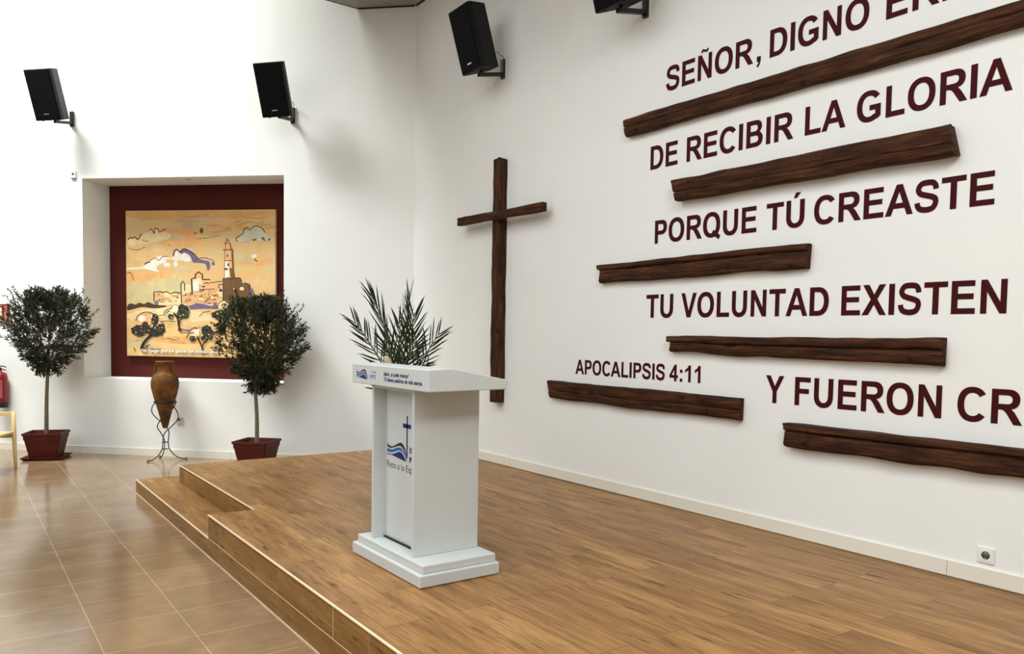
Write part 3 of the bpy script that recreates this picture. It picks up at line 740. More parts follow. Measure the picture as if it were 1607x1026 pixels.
def olive(label, base, yaw, potargs, trunk, crown_c, crown_r, zlo, zhi, seed, nt):
    rnd = random.Random(seed)
    t = thing('olive_tree', label, 'tree', base, (0, 0, yaw), group='potted olive trees by the far wall')
    Ri = Matrix.Rotation(-yaw, 3, 'Z')
    pot(t, *potargs)
    B = Vector(base)
    mb = MB(); tp = [Ri @ (Vector(p)-B) for p in trunk]
    C = [Vector(q) for q in catmull([tuple(p) for p in tp], 8)]
    mb.tube(C, [.026-.008*i/(len(C)-1)+.002*noise.noise(c*9) for i, c in enumerate(C)], 9); mb.build('trunk', 'bark', t)
    top = Vector(trunk[-1])
    br = MB(); lf = MB(); cc = Vector(crown_c); H = zhi-zlo
    def inside(p):
        if (p-CO).dot(LN) < 0.05: return False
        return True
    def rad(z):      # crown radius profile: narrow below, widest above the middle
        f = (z-zlo)/H
        return crown_r*max(.12, min(1.0, .20+1.75*f) * (math.sqrt(max(0, 1-((f-.46)/.56)**2)) if f > .46 else 1))
    def leaf(p, d, L):
        side = d.cross(Vector((rnd.uniform(-1, 1), rnd.uniform(-1, 1), rnd.uniform(-.3, 1)))).normalized()
        w = side*L*.155; nn = d.cross(side)*L*.05
        q = p+d*L
        lf.add([p, p+d*L*.45-w+nn, q, p+d*L*.45+w+nn], [(0, 1, 2), (0, 2, 3)])
    mains = []
    for i in range(9):
        an = 2*PI*i/9+rnd.uniform(-.3, .3); z = zlo+H*rnd.uniform(.35, .75); r = rad(z)*rnd.uniform(.45, .7)
        tip = Vector((cc.x+r*math.cos(an), cc.y+r*math.sin(an), z))
        if not inside(tip): tip += LN*(.1-(tip-CO).dot(LN))
        mid = top.lerp(tip, .5)+Vector((0, 0, -.03)); mains.append([top, mid, tip])
    mains.append([top, top+Vector((.01, 0, .25)), Vector((cc.x, cc.y, zlo+.75*H))])
    for m in mains: br.tube([Ri @ (q-B) for q in catmull([tuple(x) for x in m], 5) for q in [Vector(q)]], [.010-.0007*k for k in range(11)], 5)
    cnt = 0; tries = 0
    while cnt < nt and tries < nt*8:
        tries += 1
        f = rnd.random()**.85; z = zlo+H*f; r = rad(z)*math.sqrt(rnd.uniform(.0, 1)); an = rnd.uniform(0, 2*PI)
        p = Vector((cc.x+r*math.cos(an), cc.y+r*math.sin(an), z))
        if noise.noise(p*5.0+Vector((seed, 0, 0))) < -.30: continue
        if not inside(p): continue
        out = (p-Vector((cc.x, cc.y, zlo+.30*H))).normalized()
        d = (out+Vector((rnd.uniform(-.5, .5), rnd.uniform(-.5, .5), rnd.uniform(-.2, .8)))).normalized()
        L = rnd.uniform(.09, .17) if f < .85 else rnd.uniform(.10, .20)
        s = p-d*L*.5; e2 = p+d*L*.5
        if not inside(e2): continue
        br.tube([Ri @ (s-B), Ri @ (p-B), Ri @ (e2-B)], [.0022, .0018, .001], 3, caps=False)
        k = int(L/.017)
        for j in range(k):
            q = s.lerp(e2, (j+.5)/k)
            for sd in (1, -1):
                a = d.cross(Vector((rnd.uniform(-1, 1), rnd.uniform(-1, 1), rnd.uniform(-1, 1)))).normalized()
                ld = (d*.8+a*sd*.75).normalized()
                if inside(q+ld*.05): leaf(Ri @ (q-B), Ri @ ld, rnd.uniform(.038, .060))
        cnt += 1
    for i in range(46):      # loose shoots standing out of the crown
        an = rnd.uniform(0, 2*PI); el = rnd.uniform(.1, 1.3); z0 = zlo+H*(.55+.40*math.sin(el)); r0 = rad(z0)*.92
        p0 = Vector((cc.x+r0*math.cos(an), cc.y+r0*math.sin(an), z0))
        d = Vector((math.cos(an)*math.cos(el), math.sin(an)*math.cos(el), math.sin(el)*.9+.3)).normalized()
        L = rnd.uniform(.09, .17); p1 = p0+d*L+Vector((rnd.uniform(-.03, .03), rnd.uniform(-.03, .03), .02))
        if not inside(p0) or not inside(p1): continue
        br.tube([Ri @ (p0-d*.08-B), Ri @ (p0-B), Ri @ (p1-B)], [.002, .0016, .0008], 3, caps=False)
        k = int(L/.022)
        for j in range(k+1):
            q = p0.lerp(p1, j/k)
            for sd in (1, -1):
                a = d.cross(Vector((rnd.uniform(-1, 1), rnd.uniform(-1, 1), rnd.uniform(-1, 1)))).normalized()
                ld = (d*.9+a*sd*.6).normalized()
                if inside(q+ld*.05): leaf(Ri @ (q-B), Ri @ ld, rnd.uniform(.036, .052))
    br.build('branches', 'bark', t, recalc=False)
    lf.build('foliage', 'olive_leaf', t, recalc=False)
olive('olive tree in a terracotta pot with saucer, left of the niche', (.985, 11.36, 0), -.36, (.31, .44, .335, .47),
      [(.985, 11.36, .25), (.99, 11.36, .6), (1.0, 11.365, .9), (1.015, 11.37, 1.15)], (1.03, 11.36, 1.6), .51, 1.10, 2.07, 5, 760)
olive('olive tree in a dark red pot behind the stage, in front of the picture', (2.985, 9.36, 0), -.76, (.31, .44, .335, 0),
      [(2.985, 9.36, .25), (2.985, 9.36, .6), (2.975, 9.37, .85), (2.97, 9.37, .99)], (3.04, 9.34, 1.45), .52, .93, 1.99, 8, 900)

# ------------------------------------------------------------------ amphora on its iron stand
VB = Vector((2.20, 10.50, 0))
am = thing('amphora', 'rust brown clay amphora with two handles resting in the iron stand', 'vase', VB+Vector((0, 0, .40)))
prof = [(.010, 0), (.026, .006), (.034, .02), (.058, .12), (.088, .24), (.118, .34), (.144, .44), (.160, .51), (.165, .56), (.161, .61), (.146, .655), (.118, .685), (.094, .70),
        (.086, .73), (.085, .77), (.090, .81), (.108, .830), (.113, .838), (.108, .845), (.080, .842), (.074, .80)]
mb = MB(); mb.lathe(prof, 36); mb.build('body', 'amphora_clay', am)
for s in (1, -1):
    mb = MB(); d = RI*s
    mb.tube(catmull([tuple(d*r+UZ*z) for r, z in ((.082, .80), (.112, .795), (.126, .76), (.128, .71), (.130, .655))], 6), .012, 8); mb.build('handle', 'amphora_clay', am)
sd = thing('amphora_stand', 'twisted black wrought iron tripod stand holding the amphora', 'stand', VB)
mb = MB(); ring = []
for k in range(33):
    a = 2*PI*k/32; ring.append((.130*math.cos(a), .130*math.sin(a), .735))
mb.tube(ring, .008, 8, caps=False); mb.build('ring', 'iron', sd)
feet = [(-.218, -.07), (-.02, .22), (.224, -.10)]
for i, (fx, fy) in enumerate(feet):
    a0 = math.atan2(fy, fx)
    P = [(fx, fy, .012), (fx*.72, fy*.72, .02), (fx*.40, fy*.40, .07), (fx*.18, fy*.18, .15), (fx*.14, fy*.14, .23)]
    for z, r, tw in ((.30, .042, .5), (.36, .062, 1.1), (.43, .105, 1.8), (.52, .150, 2.5), (.60, .155, 3.1), (.68, .150, 3.6), (.735, .136, 4.0)):
        P.append((r*math.cos(a0+tw), r*math.sin(a0+tw), z))
    mb = MB(); mb.tube(catmull(P, 6), .0062, 8); lg = mb.build('leg', 'iron', sd)
    mb = MB(); mb.lathe([(.012, 0), (.016, .01), (.014, .028), (.006, .032)], 10, (fx, fy, 0)); mb.build('foot_cap', 'tan_cap', lg)
for z in (.225, .14):
    mb = MB(); mb.tube([(.036*math.cos(2*PI*k/16), .036*math.sin(2*PI*k/16), z) for k in range(17)], .004, 6, caps=False); mb.build('collar', 'iron', sd)

# ------------------------------------------------------------------ picture in the niche
X0p, X1p = 197.1, 432.0
PU0, PU1, PZ0, PZ1 = 4.167, 2.016, 1.275, 3.231
PW, PH = PU0-PU1, PZ1-PZ0
pc = thing('painting', 'square ochre ink-and-wash picture of an old walled town in the niche', 'picture', mat=wall_L(PU0, PZ0, -ND+.02))
mb = MB(); mb.box(0, PW, 0, PH, 0, .04); mb.build('canvas', 'canvas_wash', pc, .002)
mb = MB(); 
for x in (.4, PW-.4): mb.box(x-.03, x+.03, .2, PH-.2, -.0195, 0)
mb.build('mounting_batten', 'dark_gap', pc)
art = []          # (material, polygon) in layer order
def Q(px, py):
    u = (px-X0p)/(X1p-X0p); top = 330.5-1.5*u; bot = 557.4+6.6*u
    v = (py-top)/(bot-top)
    u = min(.997, max(.003, u)); v = min(.997, max(.003, v)); return (u*PW, (1-v)*PH)
def poly(m, pts): art.append((m, [Q(*p) for p in pts]))
def soft(m, pts):
    k = len(pts); P = [pts[-1]]+list(pts)+[pts[0], pts[1]]; out = []
    for i in range(1, k+1):
        p0, p1, p2, p3 = P[i-1:i+3]
        for q in range(4):
            t = q/4
            out.append(tuple(0.5*((2*b)+(-a+c)*t+(2*a-5*b+4*c-d)*t*t+(-a+3*b-3*c+d)*t**3) for a, b, c, d in zip(p0, p1, p2, p3)))
    poly(m, out)
def blob(m, cx, cy, rx, ry, seed=0, n=22, jag=.18):
    r = random.Random(seed); pts = []
    for k in range(n):
        a = 2*PI*k/n; q = 1+r.uniform(-jag, jag); pts.append((cx+rx*q*math.cos(a), cy+ry*q*math.sin(a)))
    poly(m, pts)
def stroke(m, pts, w=1.2, smooth=True):
    c = catmull(pts, 4) if smooth else pts
    poly(m, band(c, w, 1) if len(c) > 2 else band(list(c), w, 1))
# washes
soft('art_peach', [(256, 357), (290, 357), (312, 366), (318, 385), (300, 388), (262, 384), (262, 377), (290, 376), (280, 366), (258, 364)])
soft('art_peach', [(199, 428), (215, 424), (248, 428), (240, 436), (222, 441), (199, 442)])
soft('art_sand', [(199, 380), (235, 376), (262, 392), (240, 408), (205, 404)])
soft('art_peach', [(252, 425), (271, 424), (266, 436), (258, 442), (252, 434)])
soft('art_peach', [(401, 410), (424, 406), (428, 412), (408, 417), (406, 421), (400, 418)])
soft('art_sage', [(199, 443), (225, 443), (262, 436), (290, 446), (286, 462), (252, 456), (240, 462), (236, 478), (199, 476)])
soft('art_sage', [(268, 434), (280, 430), (290, 440), (286, 456), (268, 452)])
soft('art_sand', [(396, 440), (412, 432), (426, 436), (428, 452), (412, 458), (396, 452)])
soft('art_ochre', [(199, 332), (431, 331), (431, 340), (380, 344), (330, 341), (260, 344), (199, 340)])
# clouds
soft('art_cream', [(200, 378), (206, 372), (214, 373), (222, 368), (236, 362), (244, 358), (252, 362), (268, 366), (266, 374), (246, 378), (226, 382), (206, 384)])
stroke('art_ink', [(200, 376), (204, 372), (208, 373), (212, 371), (216, 375), (219, 372), (221, 368), (223, 367)], 1.6)
stroke('art_ink', [(235, 361), (239, 359), (243, 366), (244, 358), (249, 359), (251, 364), (256, 361), (262, 359)], 1.3)
stroke('art_sepia', [(224, 375), (228, 378), (234, 377)], 1.0)
stroke('art_sepia', [(201, 388), (210, 391), (219, 391), (224, 388), (229, 387)], 1.0)
soft('art_white', [(199, 419), (222, 418), (236, 408), (248, 402), (258, 401), (268, 404), (274, 400), (279, 393), (286, 395), (300, 400), (308, 406), (296, 410), (284, 408), (270, 412), (258, 412), (246, 418), (250, 426), (240, 424), (226, 421), (199, 422)])
blob('art_peach', 268, 409, 7, 3, 2); blob('art_white', 263, 415, 5, 3, 3); blob('art_white', 277, 414, 4, 4, 4)
soft('art_violet', [(283, 394), (292, 390), (303, 396), (310, 404), (322, 408), (330, 410), (331, 420), (327, 424), (324, 414), (314, 412), (304, 411), (300, 402), (292, 396), (286, 398)])
stroke('art_ink', [(273, 402), (275, 393), (280, 391), (283, 395), (290, 390), (298, 393), (306, 398), (312, 405)], 1.6)
stroke('art_ink', [(227, 414), (232, 411), (236, 410)], 1.8); stroke('art_sepia', [(236, 408), (244, 404), (250, 408), (256, 402), (264, 402)], 1.1)
stroke('art_sepia', [(306, 409), (318, 404), (330, 406), (337, 409)], 1.2); blob('art_violet', 336, 413, 2.5, 3, 5)
soft('art_grey', [(364, 376), (374, 374), (382, 366), (390, 360), (400, 356), (410, 358), (416, 366), (424, 372), (430, 376), (428, 379), (412, 378), (398, 376), (388, 380), (378, 379)])
stroke('art_ink', [(374, 378), (371, 375), (377, 370), (383, 366), (384, 360), (390, 358), (393, 361), (400, 355), (408, 356), (413, 359), (416, 365)], 1.1)
stroke('art_ink', [(397, 375), (400, 377), (403, 374)], 1.6); stroke('art_ink', [(410, 374), (415, 373), (413, 376), (418, 377)], 1.4); stroke('art_ink', [(421, 377), (424, 374), (423, 378)], 1.3)
blob('art_brown', 318, 362, 3, 4.5, 7); stroke('art_brown', [(306, 366), (311, 365)], 1.4); blob('art_brown', 267, 384, 1, 1, 1, 8)
blob('art_white', 400, 402, 4, 3.5, 9); stroke('art_ink', [(400, 405), (402, 409), (405, 409)], 1.3)
stroke('art_sepia', [(199, 428), (203, 426), (207, 432), (209, 439)], 1.1)
# ground
soft('art_ground', [(199, 487), (240, 478), (300, 482), (432, 500), (432, 563), (199.2, 557)])
soft('art_cream', [(199, 492), (250, 482), (310, 488), (350, 500), (300, 504), (240, 498), (205, 500)])
soft('art_sage', [(199, 534), (230, 528), (250, 532), (225, 540), (199, 545)]); soft('art_ochre', [(245, 530), (300, 526), (340, 534), (300, 540), (250, 536)])
soft('art_hedge', [(199, 478), (205, 475), (212, 477), (218, 474), (226, 476), (232, 473), (243, 477), (262, 479), (255, 482), (240, 483), (222, 481), (199, 486)])
# town walls
poly('art_cream', [(243, 457), (262, 457), (280, 459), (286, 457), (286, 446), (300, 446), (301, 436), (318, 436), (319, 440), (352, 441), (352, 480), (300, 478), (250, 478), (243, 472)])
poly('art_tower', [(286, 459), (340, 458), (352, 468), (352, 478), (286, 476)]); poly('art_tower', [(243, 457), (258, 457), (258, 470), (250, 474), (243, 466)])
poly('art_white', [(302, 444), (314, 438), (316, 456), (304, 458)]); poly('art_tower', [(318, 441), (350, 442), (350, 455), (330, 462), (318, 456)])
stroke('art_ink', [(242, 472), (242, 457), (252, 457), (256, 458), (262, 457), (268, 460), (276, 458), (286, 459)], 1.5, False)
stroke('art_ink', [(286, 476), (285, 445), (288, 440), (291, 445), (291, 456)], 1.5, False)
stroke('art_ink', [(303, 460), (302, 437), (307, 436)], 2.4, False); stroke('art_ink', [(308, 437), (308, 430), (313, 426), (319, 430), (319, 438)], 1.8, False)
stroke('art_ink', [(319, 438), (331, 438), (331, 443), (350, 441)], 1.3, False); stroke('art_sepia', [(316, 454), (338, 453)], 1.2, False)
stroke('art_ink', [(345, 452), (345, 446), (352, 446)], 1.3, False); blob('art_ink', 348, 455, 2, 2.4, 1, 10)
stroke('art_sepia', [(322, 445), (326, 443), (330, 445)], 1.6); stroke('art_sepia', [(322, 475), (334, 466), (342, 462)], 1.2)
for k in range(5): stroke('art_sepia', [(313, 447+k*2.4), (317, 447.3+k*2.4)], .9, False)
for x, y in ((300, 463), (308, 464), (318, 463), (329, 461), (299, 471)): stroke('art_ink', [(x, y-1.5), (x, y+1.5)], .9, False)
poly('art_violet', [(297, 480), (310, 475), (322, 477), (334, 480), (341, 473), (344, 480), (341, 484), (318, 484), (300, 485)])
blob('art_violet', 246, 474, 3.5, 3.5, 4)
r_ = random.Random(77)
for k in range(46):
    x, y = r_.uniform(246, 350), r_.uniform(447, 476)
    if y < 458 and x < 300: continue
    w_ = r_.uniform(2, 7); stroke(r_.choice(['art_sepia', 'art_sepia', 'art_ink']), [(x, y), (x+w_*.5, y+r_.uniform(-1, 1)), (x+w_, y+r_.uniform(-.6, .6))], r_.uniform(.5, 1.0))
for k in range(16):
    x, y = r_.uniform(246, 348), r_.uniform(460, 474); blob(r_.choice(['art_peach', 'art_ochre', 'art_cream']), x, y, r_.uniform(2, 6), r_.uniform(1, 2.5), k)
for k in range(22):
    x, y = r_.uniform(205, 345), r_.uniform(490, 550); w_ = r_.uniform(4, 16); stroke(r_.choice(['art_sepia', 'art_ochre', 'art_ochre']), [(x, y), (x+w_*.5, y+r_.uniform(-1.5, 1.5)), (x+w_, y+r_.uniform(-1, 1))], r_.uniform(.5, 1.3))
for k in range(18):
    x, y = r_.uniform(205, 425), r_.uniform(338, 372); blob(r_.choice(['art_ochre', 'art_sand', 'art_peach']), x, y, r_.uniform(4, 14), r_.uniform(1, 3), k, 18, .3)
# tall round tower and dark gatehouse
poly('art_tower', [(355, 392), (366, 392), (368, 440), (354, 440)]); poly('art_tower', [(356.5, 382), (363, 382), (364, 391), (356, 391)])
poly('art_white', [(354, 411), (360, 409), (361, 420), (362, 436), (354, 436)]); poly('art_sepia', [(362, 420), (367, 421), (368, 436), (364, 438)])
stroke('art_sepia', [(354.5, 382), (357, 378), (358.5, 376.5), (361, 378), (363.5, 382), (354.5, 382)], 1.1, False); stroke('art_sepia', [(358.5, 377), (358.5, 373.5)], 1.1, False)
stroke('art_sepia', [(352.5, 392), (367.5, 391.5)], 1.8, False); stroke('art_sepia', [(356, 382), (356.5, 391)], 1.1, False); stroke('art_sepia', [(363, 382), (364, 391)], 1.3, False)
stroke('art_sepia', [(366, 392), (367, 420), (369, 438)], 1.8, False); stroke('art_sepia', [(354.5, 409), (366, 408.5)], 1.2, False); stroke('art_sepia', [(355, 393), (354, 438)], .8, False)
blob('art_ink', 358.8, 401, 1, 2.2, 3, 8); blob('art_ink', 360, 415, 1.2, 3, 3, 8); blob('art_hedge', 356.5, 422, 3, 1.6, 6, 10)
poly('art_brown', [(352, 436), (379, 436), (380.5, 446), (384, 447), (386, 444), (392, 446), (393, 470), (391, 482), (372, 482), (353, 474)])
stroke('art_ink', [(352, 474), (352, 437), (362, 435.5), (365, 440), (368, 436), (378, 436), (380.5, 440)], 1.4, False)
stroke('art_ink', [(380, 446), (386, 444), (393, 446), (394, 462)], 1.4, False); blob('art_cream', 381, 453, 3.2, 3, 2, 10); blob('art_cream', 369, 453, .9, 1.6, 2, 8)
stroke('art_ink', [(370, 468), (376, 465), (380, 468)], 1.6); poly('art_brown', [(393, 466), (432, 462), (432, 490), (380, 486)]); poly('art_violet', [(393, 454), (397, 452), (400, 462), (394, 464)])
# olive trees in the picture
def ptree(crown, leaves, outline, trunks, seed):
    for k, (x, y, rx, ry, m) in enumerate(crown): blob(m, x, y, rx, ry, seed+k, 18, .10)
    for k, (x, y, rx, ry) in enumerate(leaves): blob('art_leaf', x, y, rx, ry, seed+9+k, 26, .14)
    rr = random.Random(seed)
    for x, y, rx, ry in leaves:
        for k in range(5): blob(rr.choice(['art_moss', 'art_moss', 'art_sand']), x+rr.uniform(-.7, .7)*rx, y+rr.uniform(-.7, .7)*ry, rr.uniform(.8, 1.8), rr.uniform(.6, 1.4), k, 10, .3)
    for o_ in outline: stroke('art_ink', o_, 1.2)
    for p_, w_ in trunks: stroke('art_ink', p_, w_)
ptree([(226, 502, 12, 11, 'art_peach'), (223, 499, 6, 5, 'art_white'), (252, 508, 7, 7, 'art_sand')],
      [(219, 517, 14, 8), (228, 514, 8, 8), (246, 519, 13, 8.5), (253, 514, 6, 7), (244, 501, 5.5, 9.5)],
      [[(213, 502), (216, 495), (224, 490), (232, 489), (240, 491), (247, 499), (248, 508)], [(251, 503), (257, 506), (258, 516), (255, 522)], [(206, 514), (208, 522), (218, 527), (228, 525)], [(223, 508), (228, 504), (233, 507)]],
      [([(240, 524), (232, 530), (225, 538), (221, 547)], 4.2), ([(221, 547), (228, 545), (232, 541)], 2.5), ([(233, 529), (234, 523), (231, 518)], 1.2)], 11)
ptree([(272, 487, 8, 7, 'art_cream'), (277, 484, 5, 5, 'art_white')],
      [(289, 486, 8.5, 9), (269, 496, 4.5, 4), (284, 495, 5, 4), (292, 492, 5, 6)],
      [[(258, 492), (262, 486), (268, 484), (272, 481)], [(293, 480), (299, 488), (296, 498), (288, 499)], [(262, 490), (268, 487)]],
      [([(274, 490), (280, 499), (282, 510), (283, 516)], 2.6), ([(288, 497), (284, 503), (282, 508)], 2.0)], 21)
ptree([(308, 524, 8, 7, 'art_cream'), (311, 520, 4, 4, 'art_white')],
      [(326, 519, 8, 9), (304, 531, 5, 4.5), (323, 531, 6, 5), (331, 526, 4, 7)],
      [[(294, 530), (299, 523), (306, 522)], [(299, 519), (306, 514), (312, 516)], [(330, 515), (338, 522), (334, 532)]],
      [([(311, 527), (315, 536), (319, 545), (319.5, 553)], 2.2), ([(325, 534), (321, 540), (319, 545)], 2.0)], 31)
ptree([(352, 478, 9, 8, 'art_cream')], [(347, 494, 12, 7), (368, 478, 6, 7), (360, 490, 10, 7)],
      [[(343, 484), (346, 475), (354, 471), (361, 476)]], [([(352, 498), (353, 506), (352, 512)], 2.4)], 41)
for a, b in (((285, 516), (300, 518)), ((237, 547), (252, 549)), ((222, 549), (230, 543))): stroke('art_violet', [a, ((a[0]+b[0])/2, a[1]+1.5), b], 2.6)
blob('art_hedge', 284, 517, 3, 3, 3); blob('art_violet', 321, 553, 3, 4, 4); stroke('art_ink', [(247, 495), (262, 493)], .9, False); stroke('art_ink', [(256, 503), (277, 504)], .9, False)
stroke('art_ink', [(264, 530), (275, 533), (286, 534), (280, 530), (284, 532)], .9); stroke('art_ink', [(315, 496), (322, 490), (332, 488)], 1.0); stroke('art_ink', [(210, 545), (212, 550)], 1.3, False)
mats = []; bm = bmesh.new()
for i, (m, p) in enumerate(art):
    me = fill_mesh([[p]], 'tmp', 0.00005); z = .0402+i*.00006
    n0 = len(bm.faces); v0 = len(bm.verts); bm.from_mesh(me); D.meshes.remove(me); bm.faces.ensure_lookup_table(); bm.verts.ensure_lookup_table()
    if m not in mats: mats.append(m)
    for f in bm.faces[n0:]: f.material_index = mats.index(m)
    for v_ in bm.verts[v0:]: v_.co.z += z
me = D.meshes.new('drawing'); bm.to_mesh(me); bm.free()
for m in mats: me.materials.append(MAT[m])
o = D.objects.new('drawing', me); COL.objects.link(o); o.parent = pc
q0 = Q(222, 551.5); q1 = Q(345, 555)
me, w = text_mesh('caption', 'No ruego que los quites del mundo, sino', .066, 'art_text', .3, .0012)
o = D.objects.new('caption', me); COL.objects.link(o); o.parent = pc
o.matrix_local = Matrix.Translation((q0[0], q0[1], .0402+len(art)*.00006+.0016)) @ Matrix.Diagonal(((q1[0]-q0[0])/w, 1, 1, 1))
me, w = text_mesh('caption_shadow', 'No ruego que los quites del mundo, sino', .066, 'art_hedge', .3, .0020)
o = D.objects.new('caption_shadow', me); COL.objects.link(o); o.parent = pc
o.matrix_local = Matrix.Translation((q0[0]+.008, q0[1]-.008, .0402+len(art)*.00006+.0008)) @ Matrix.Diagonal(((q1[0]-q0[0])/w, 1, 1, 1))

# ------------------------------------------------------------------ small things on the walls
def outlet(label, mat, s):
    t = thing('wall_outlet', label, 'outlet', mat=mat)
    h = s/2
    mb = MB(); mb.box(-h, h, -h, h, 0.0005, .009); mb.build('frame_plate', 'white_plastic', t, .003)
    mb = MB(); r = h*.72; mb.box(-r, r, -r, r, .009, .0115); ins = mb.build('insert', 'white_plastic', t, .001)
    mb = MB(); mb.lathe([(h*.50, .0112), (h*.50, .0122), (h*.44, .0124)], 24); mb.build('socket_well', 'socket_dark', ins)
    mb = MB(); mb.lathe([(h*.42, .0123), (h*.42, .0126)], 24); mb.build('socket_face', 'grey_plastic', ins)
    for x in (-h*.22, h*.22):
        mb = MB(); mb.lathe([(h*.08, .0125), (h*.08, .0132)], 10, (x, 0, 0)); mb.build('pin_hole', 'socket_dark', ins)
    for y in (-h*.36, h*.36):
        mb = MB(); mb.box(-h*.07, h*.07, y-h*.08, y+h*.08, .0125, .0140); mb.build('earth_clip', 'badge_silver', ins)
    return t
outlet('white socket outlet low on the lettered wall above the skirting, at right', wall_R(1.921, .4715), .088)
t = thing('switch_plate', 'small white wall plate with grey key on the far wall beside the amphora', 'outlet', mat=wall_L(3.089, .47))
mb = MB(); mb.box(-.045, .045, -.047, .047, .0008, .011); mb.build('frame_plate', 'plate_grey', t, .003)
mb = MB(); mb.box(-.030, .006, .0, .030, .011, .0135); mb.build('key', 'grey_plastic', t, .001)
t = thing('wall_sensor', 'tiny white sensor with a dark eye at the upper left corner of the niche', 'sensor', mat=wall_L(4.567, 3.62))
mb = MB(); mb.box(-.035, .035, -.045, .045, .0005, .02); mb.build('housing', 'white_plastic', t, .004)
mb = MB(); mb.lathe([(.013, .02), (.013, .026), (.006, .029)], 14, (0, .012, 0)); mb.build('eye', 'socket_dark', t)
mb = MB(); mb.box(-.035, .035, -.047, -.040, .002, .022); mb.build('lower_edge', 'grey_plastic', t)
t = thing('recessed_spotlight', 'round recessed spotlight in the soffit of the niche, switched off', 'light', LP(3.04, NZ1, -.13))
mb = MB(); mb.lathe([(.052, -.001), (.052, -.008), (.036, -.010), (.034, -.004)], 20); mb.build('rim', 'white_plastic', t)
mb = MB(); mb.lathe([(.033, -.003), (.033, -.005)], 18); mb.build('lens', 'grey_plastic', t)

# fire extinguisher sign and extinguisher
t = thing('extinguisher_sign', 'red fire extinguisher sign with cream pictogram at the left picture edge', 'sign', mat=wall_L(5.70, 1.815))
mb = MB(); mb.box(-.155, .155, -.13, .128, .0005, .006); mb.build('sign_panel', 'sign_red', t, .001)
mb = MB(); mb.box(-.140, .045, -.055, .112, .006, .0075); ps = mb.build('pictogram_field', 'sign_cream', t)
mb = MB(); mb.box(-.08, -.02, -.045, .05, .0075, .0085); mb.tube([(-.05, .05, .008), (-.05, .075, .008), (-.005, .085, .008)], .006, 6); mb.box(-.140, .045, .020, .028, .0075, .0083)
mb.build('pictogram', 'sign_red', ps)
me, w = text_mesh('sign_text', 'EXTINTOR', .05, 'sign_cream'); o = D.objects.new('sign_text', me); COL.objects.link(o); o.parent = t
o.matrix_local = Matrix.Translation((.118, -.06, .0065)) @ Matrix.Rotation(PI/2, 4, 'Z') @ Matrix.Diagonal((.165/w, 1, 1, 1))
mb = MB(); mb.box(-.14, .135, -.078, -.070, .006, .0075); mb.build('sign_line', 'sign_cream', t)
me, w = text_mesh('sign_text', 'EXTINTOR', .042, 'sign_cream'); o = D.objects.new('sign_text', me); COL.objects.link(o); o.parent = t
o.matrix_local = Matrix.Translation((-.13, -.118, .0065)) @ Matrix.Diagonal((.25/w, 1, 1, 1))

ep = LP(5.61, 0.575, .10)
t = thing('fire_extinguisher', 'red fire extinguisher hung on the far wall under its sign', 'fire extinguisher', ep)
mb = MB(); mb.lathe([(.070, 0), (.082, .012), (.083, .02), (.083, .395), (.078, .43), (.055, .458), (.026, .472), (.024, .49)], 28); mb.build('cylinder', 'extinguisher_red', t)
mb = MB(); mb.lathe([(.0838, .0), (.0842, .004), (.0842, .07), (.0836, .072)], 28); mb.build('foot_ring', 'metal_black', t)
mb = MB()
vs = []; fs = []; a0 = math.atan2(LN.y, LN.x)
for k in range(13):
    a = a0-1.0+2.0*k/12
    vs += [(.0838*math.cos(a), .0838*math.sin(a), .13), (.0838*math.cos(a), .0838*math.sin(a), .37)]
    if k: fs.append((2*k-2, 2*k, 2*k+1, 2*k-1))
mb.add(vs, fs, 0, True); mb.build('label_sticker', 'extinguisher_label', t)
mb = MB(); mb.tube([(0, 0, .48), (0, 0, .53)], .018, 10); mb.build('valve', 'metal_black', t)
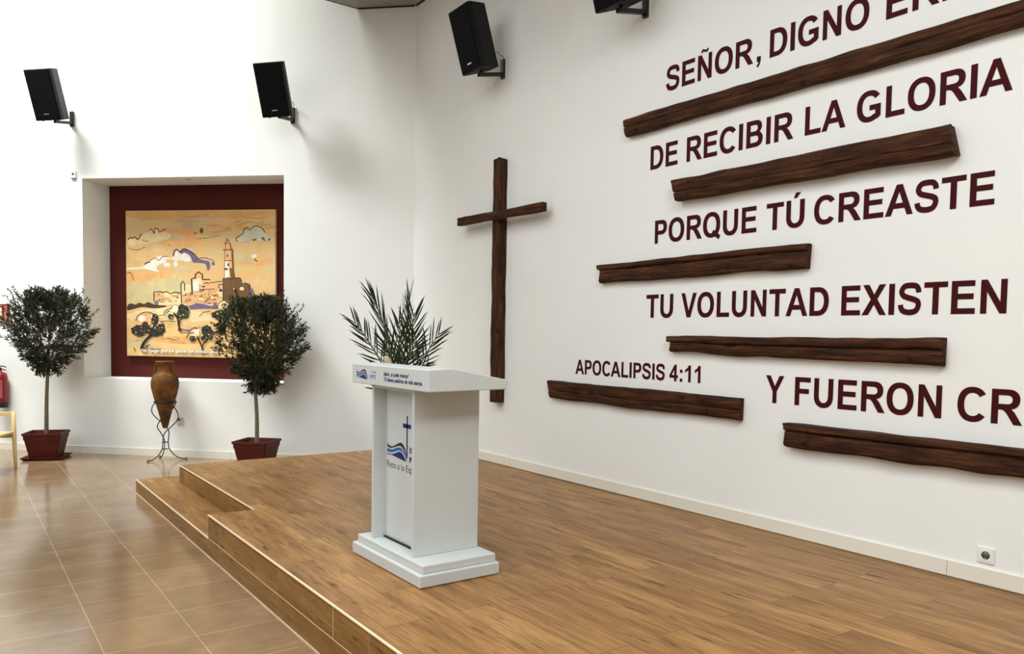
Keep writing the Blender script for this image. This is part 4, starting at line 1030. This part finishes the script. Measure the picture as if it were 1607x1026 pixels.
rx = -LD
mb = MB(); mb.tube(catmull([tuple(rx*(-.03)+UZ*.535), tuple(rx*.03+UZ*.55), tuple(rx*.085+UZ*.535)], 5), .008, 6); mb.tube(catmull([tuple(rx*(-.03)+UZ*.515), tuple(rx*.03+UZ*.51), tuple(rx*.08+UZ*.495)], 5), .007, 6)
mb.build('handle', 'metal_black', t)
mb = MB(); mb.tube(catmull([tuple(-rx*.01+UZ*.50), tuple(-rx*.08+UZ*.50+LN*.03), tuple(-rx*.105+UZ*.38+LN*.03), tuple(-rx*.100+UZ*.15+LN*.03)], 6), .010, 8); mb.build('hose', 'metal_black', t)
mb = MB(); mb.tube([tuple(-LN*.097+UZ*.44), tuple(-LN*.02+UZ*.44)], .012, 8); mb.build('wall_hook', 'metal_black', t)

# ------------------------------------------------------------------ chair cut by the left edge
ch = thing('wooden_chair', 'pale wooden chair cut by the left picture edge, below the extinguisher', 'chair', (.611, 10.646, 0), (0, 0, .16-YAW))
# local x: along the back rail (negative = further left), -y: towards the hall
mb = MB(); mb.tube([(.0, 0, 0), (-.015, .02, .22), (-.032, .05, .43), (-.05, .085, .662)], [.016, .021, .024, .020], 10); mb.build('leg', 'chair_beech', ch)
mb = MB(); mb.tube([(-.52, 0, 0), (-.505, .02, .22), (-.488, .05, .43), (-.47, .085, .662)], [.016, .021, .024, .020], 10); mb.build('leg', 'chair_beech', ch)
for x, x2 in ((.01, -.03), (-.53, -.49)):
    mb = MB(); mb.tube([(x, -.50, 0), ((x+x2)/2, -.485, .22), (x2, -.46, .42)], [.016, .020, .023], 10); mb.build('leg', 'chair_beech', ch)
mb = MB(); mb.prism([(-.49, .045), (-.03, .045), (-.02, -.49), (-.50, -.49)], .405, .435); mb.build('seat', 'chair_beech', ch, .008)
mb = MB(); mb.box(-.468, -.052, .074, .096, .61, .655); mb.build('back_rail', 'chair_beech', ch, .006)
mb = MB(); mb.box(-.47, -.05, .035, .055, .36, .405); mb.build('seat_rail', 'chair_beech', ch, .004)
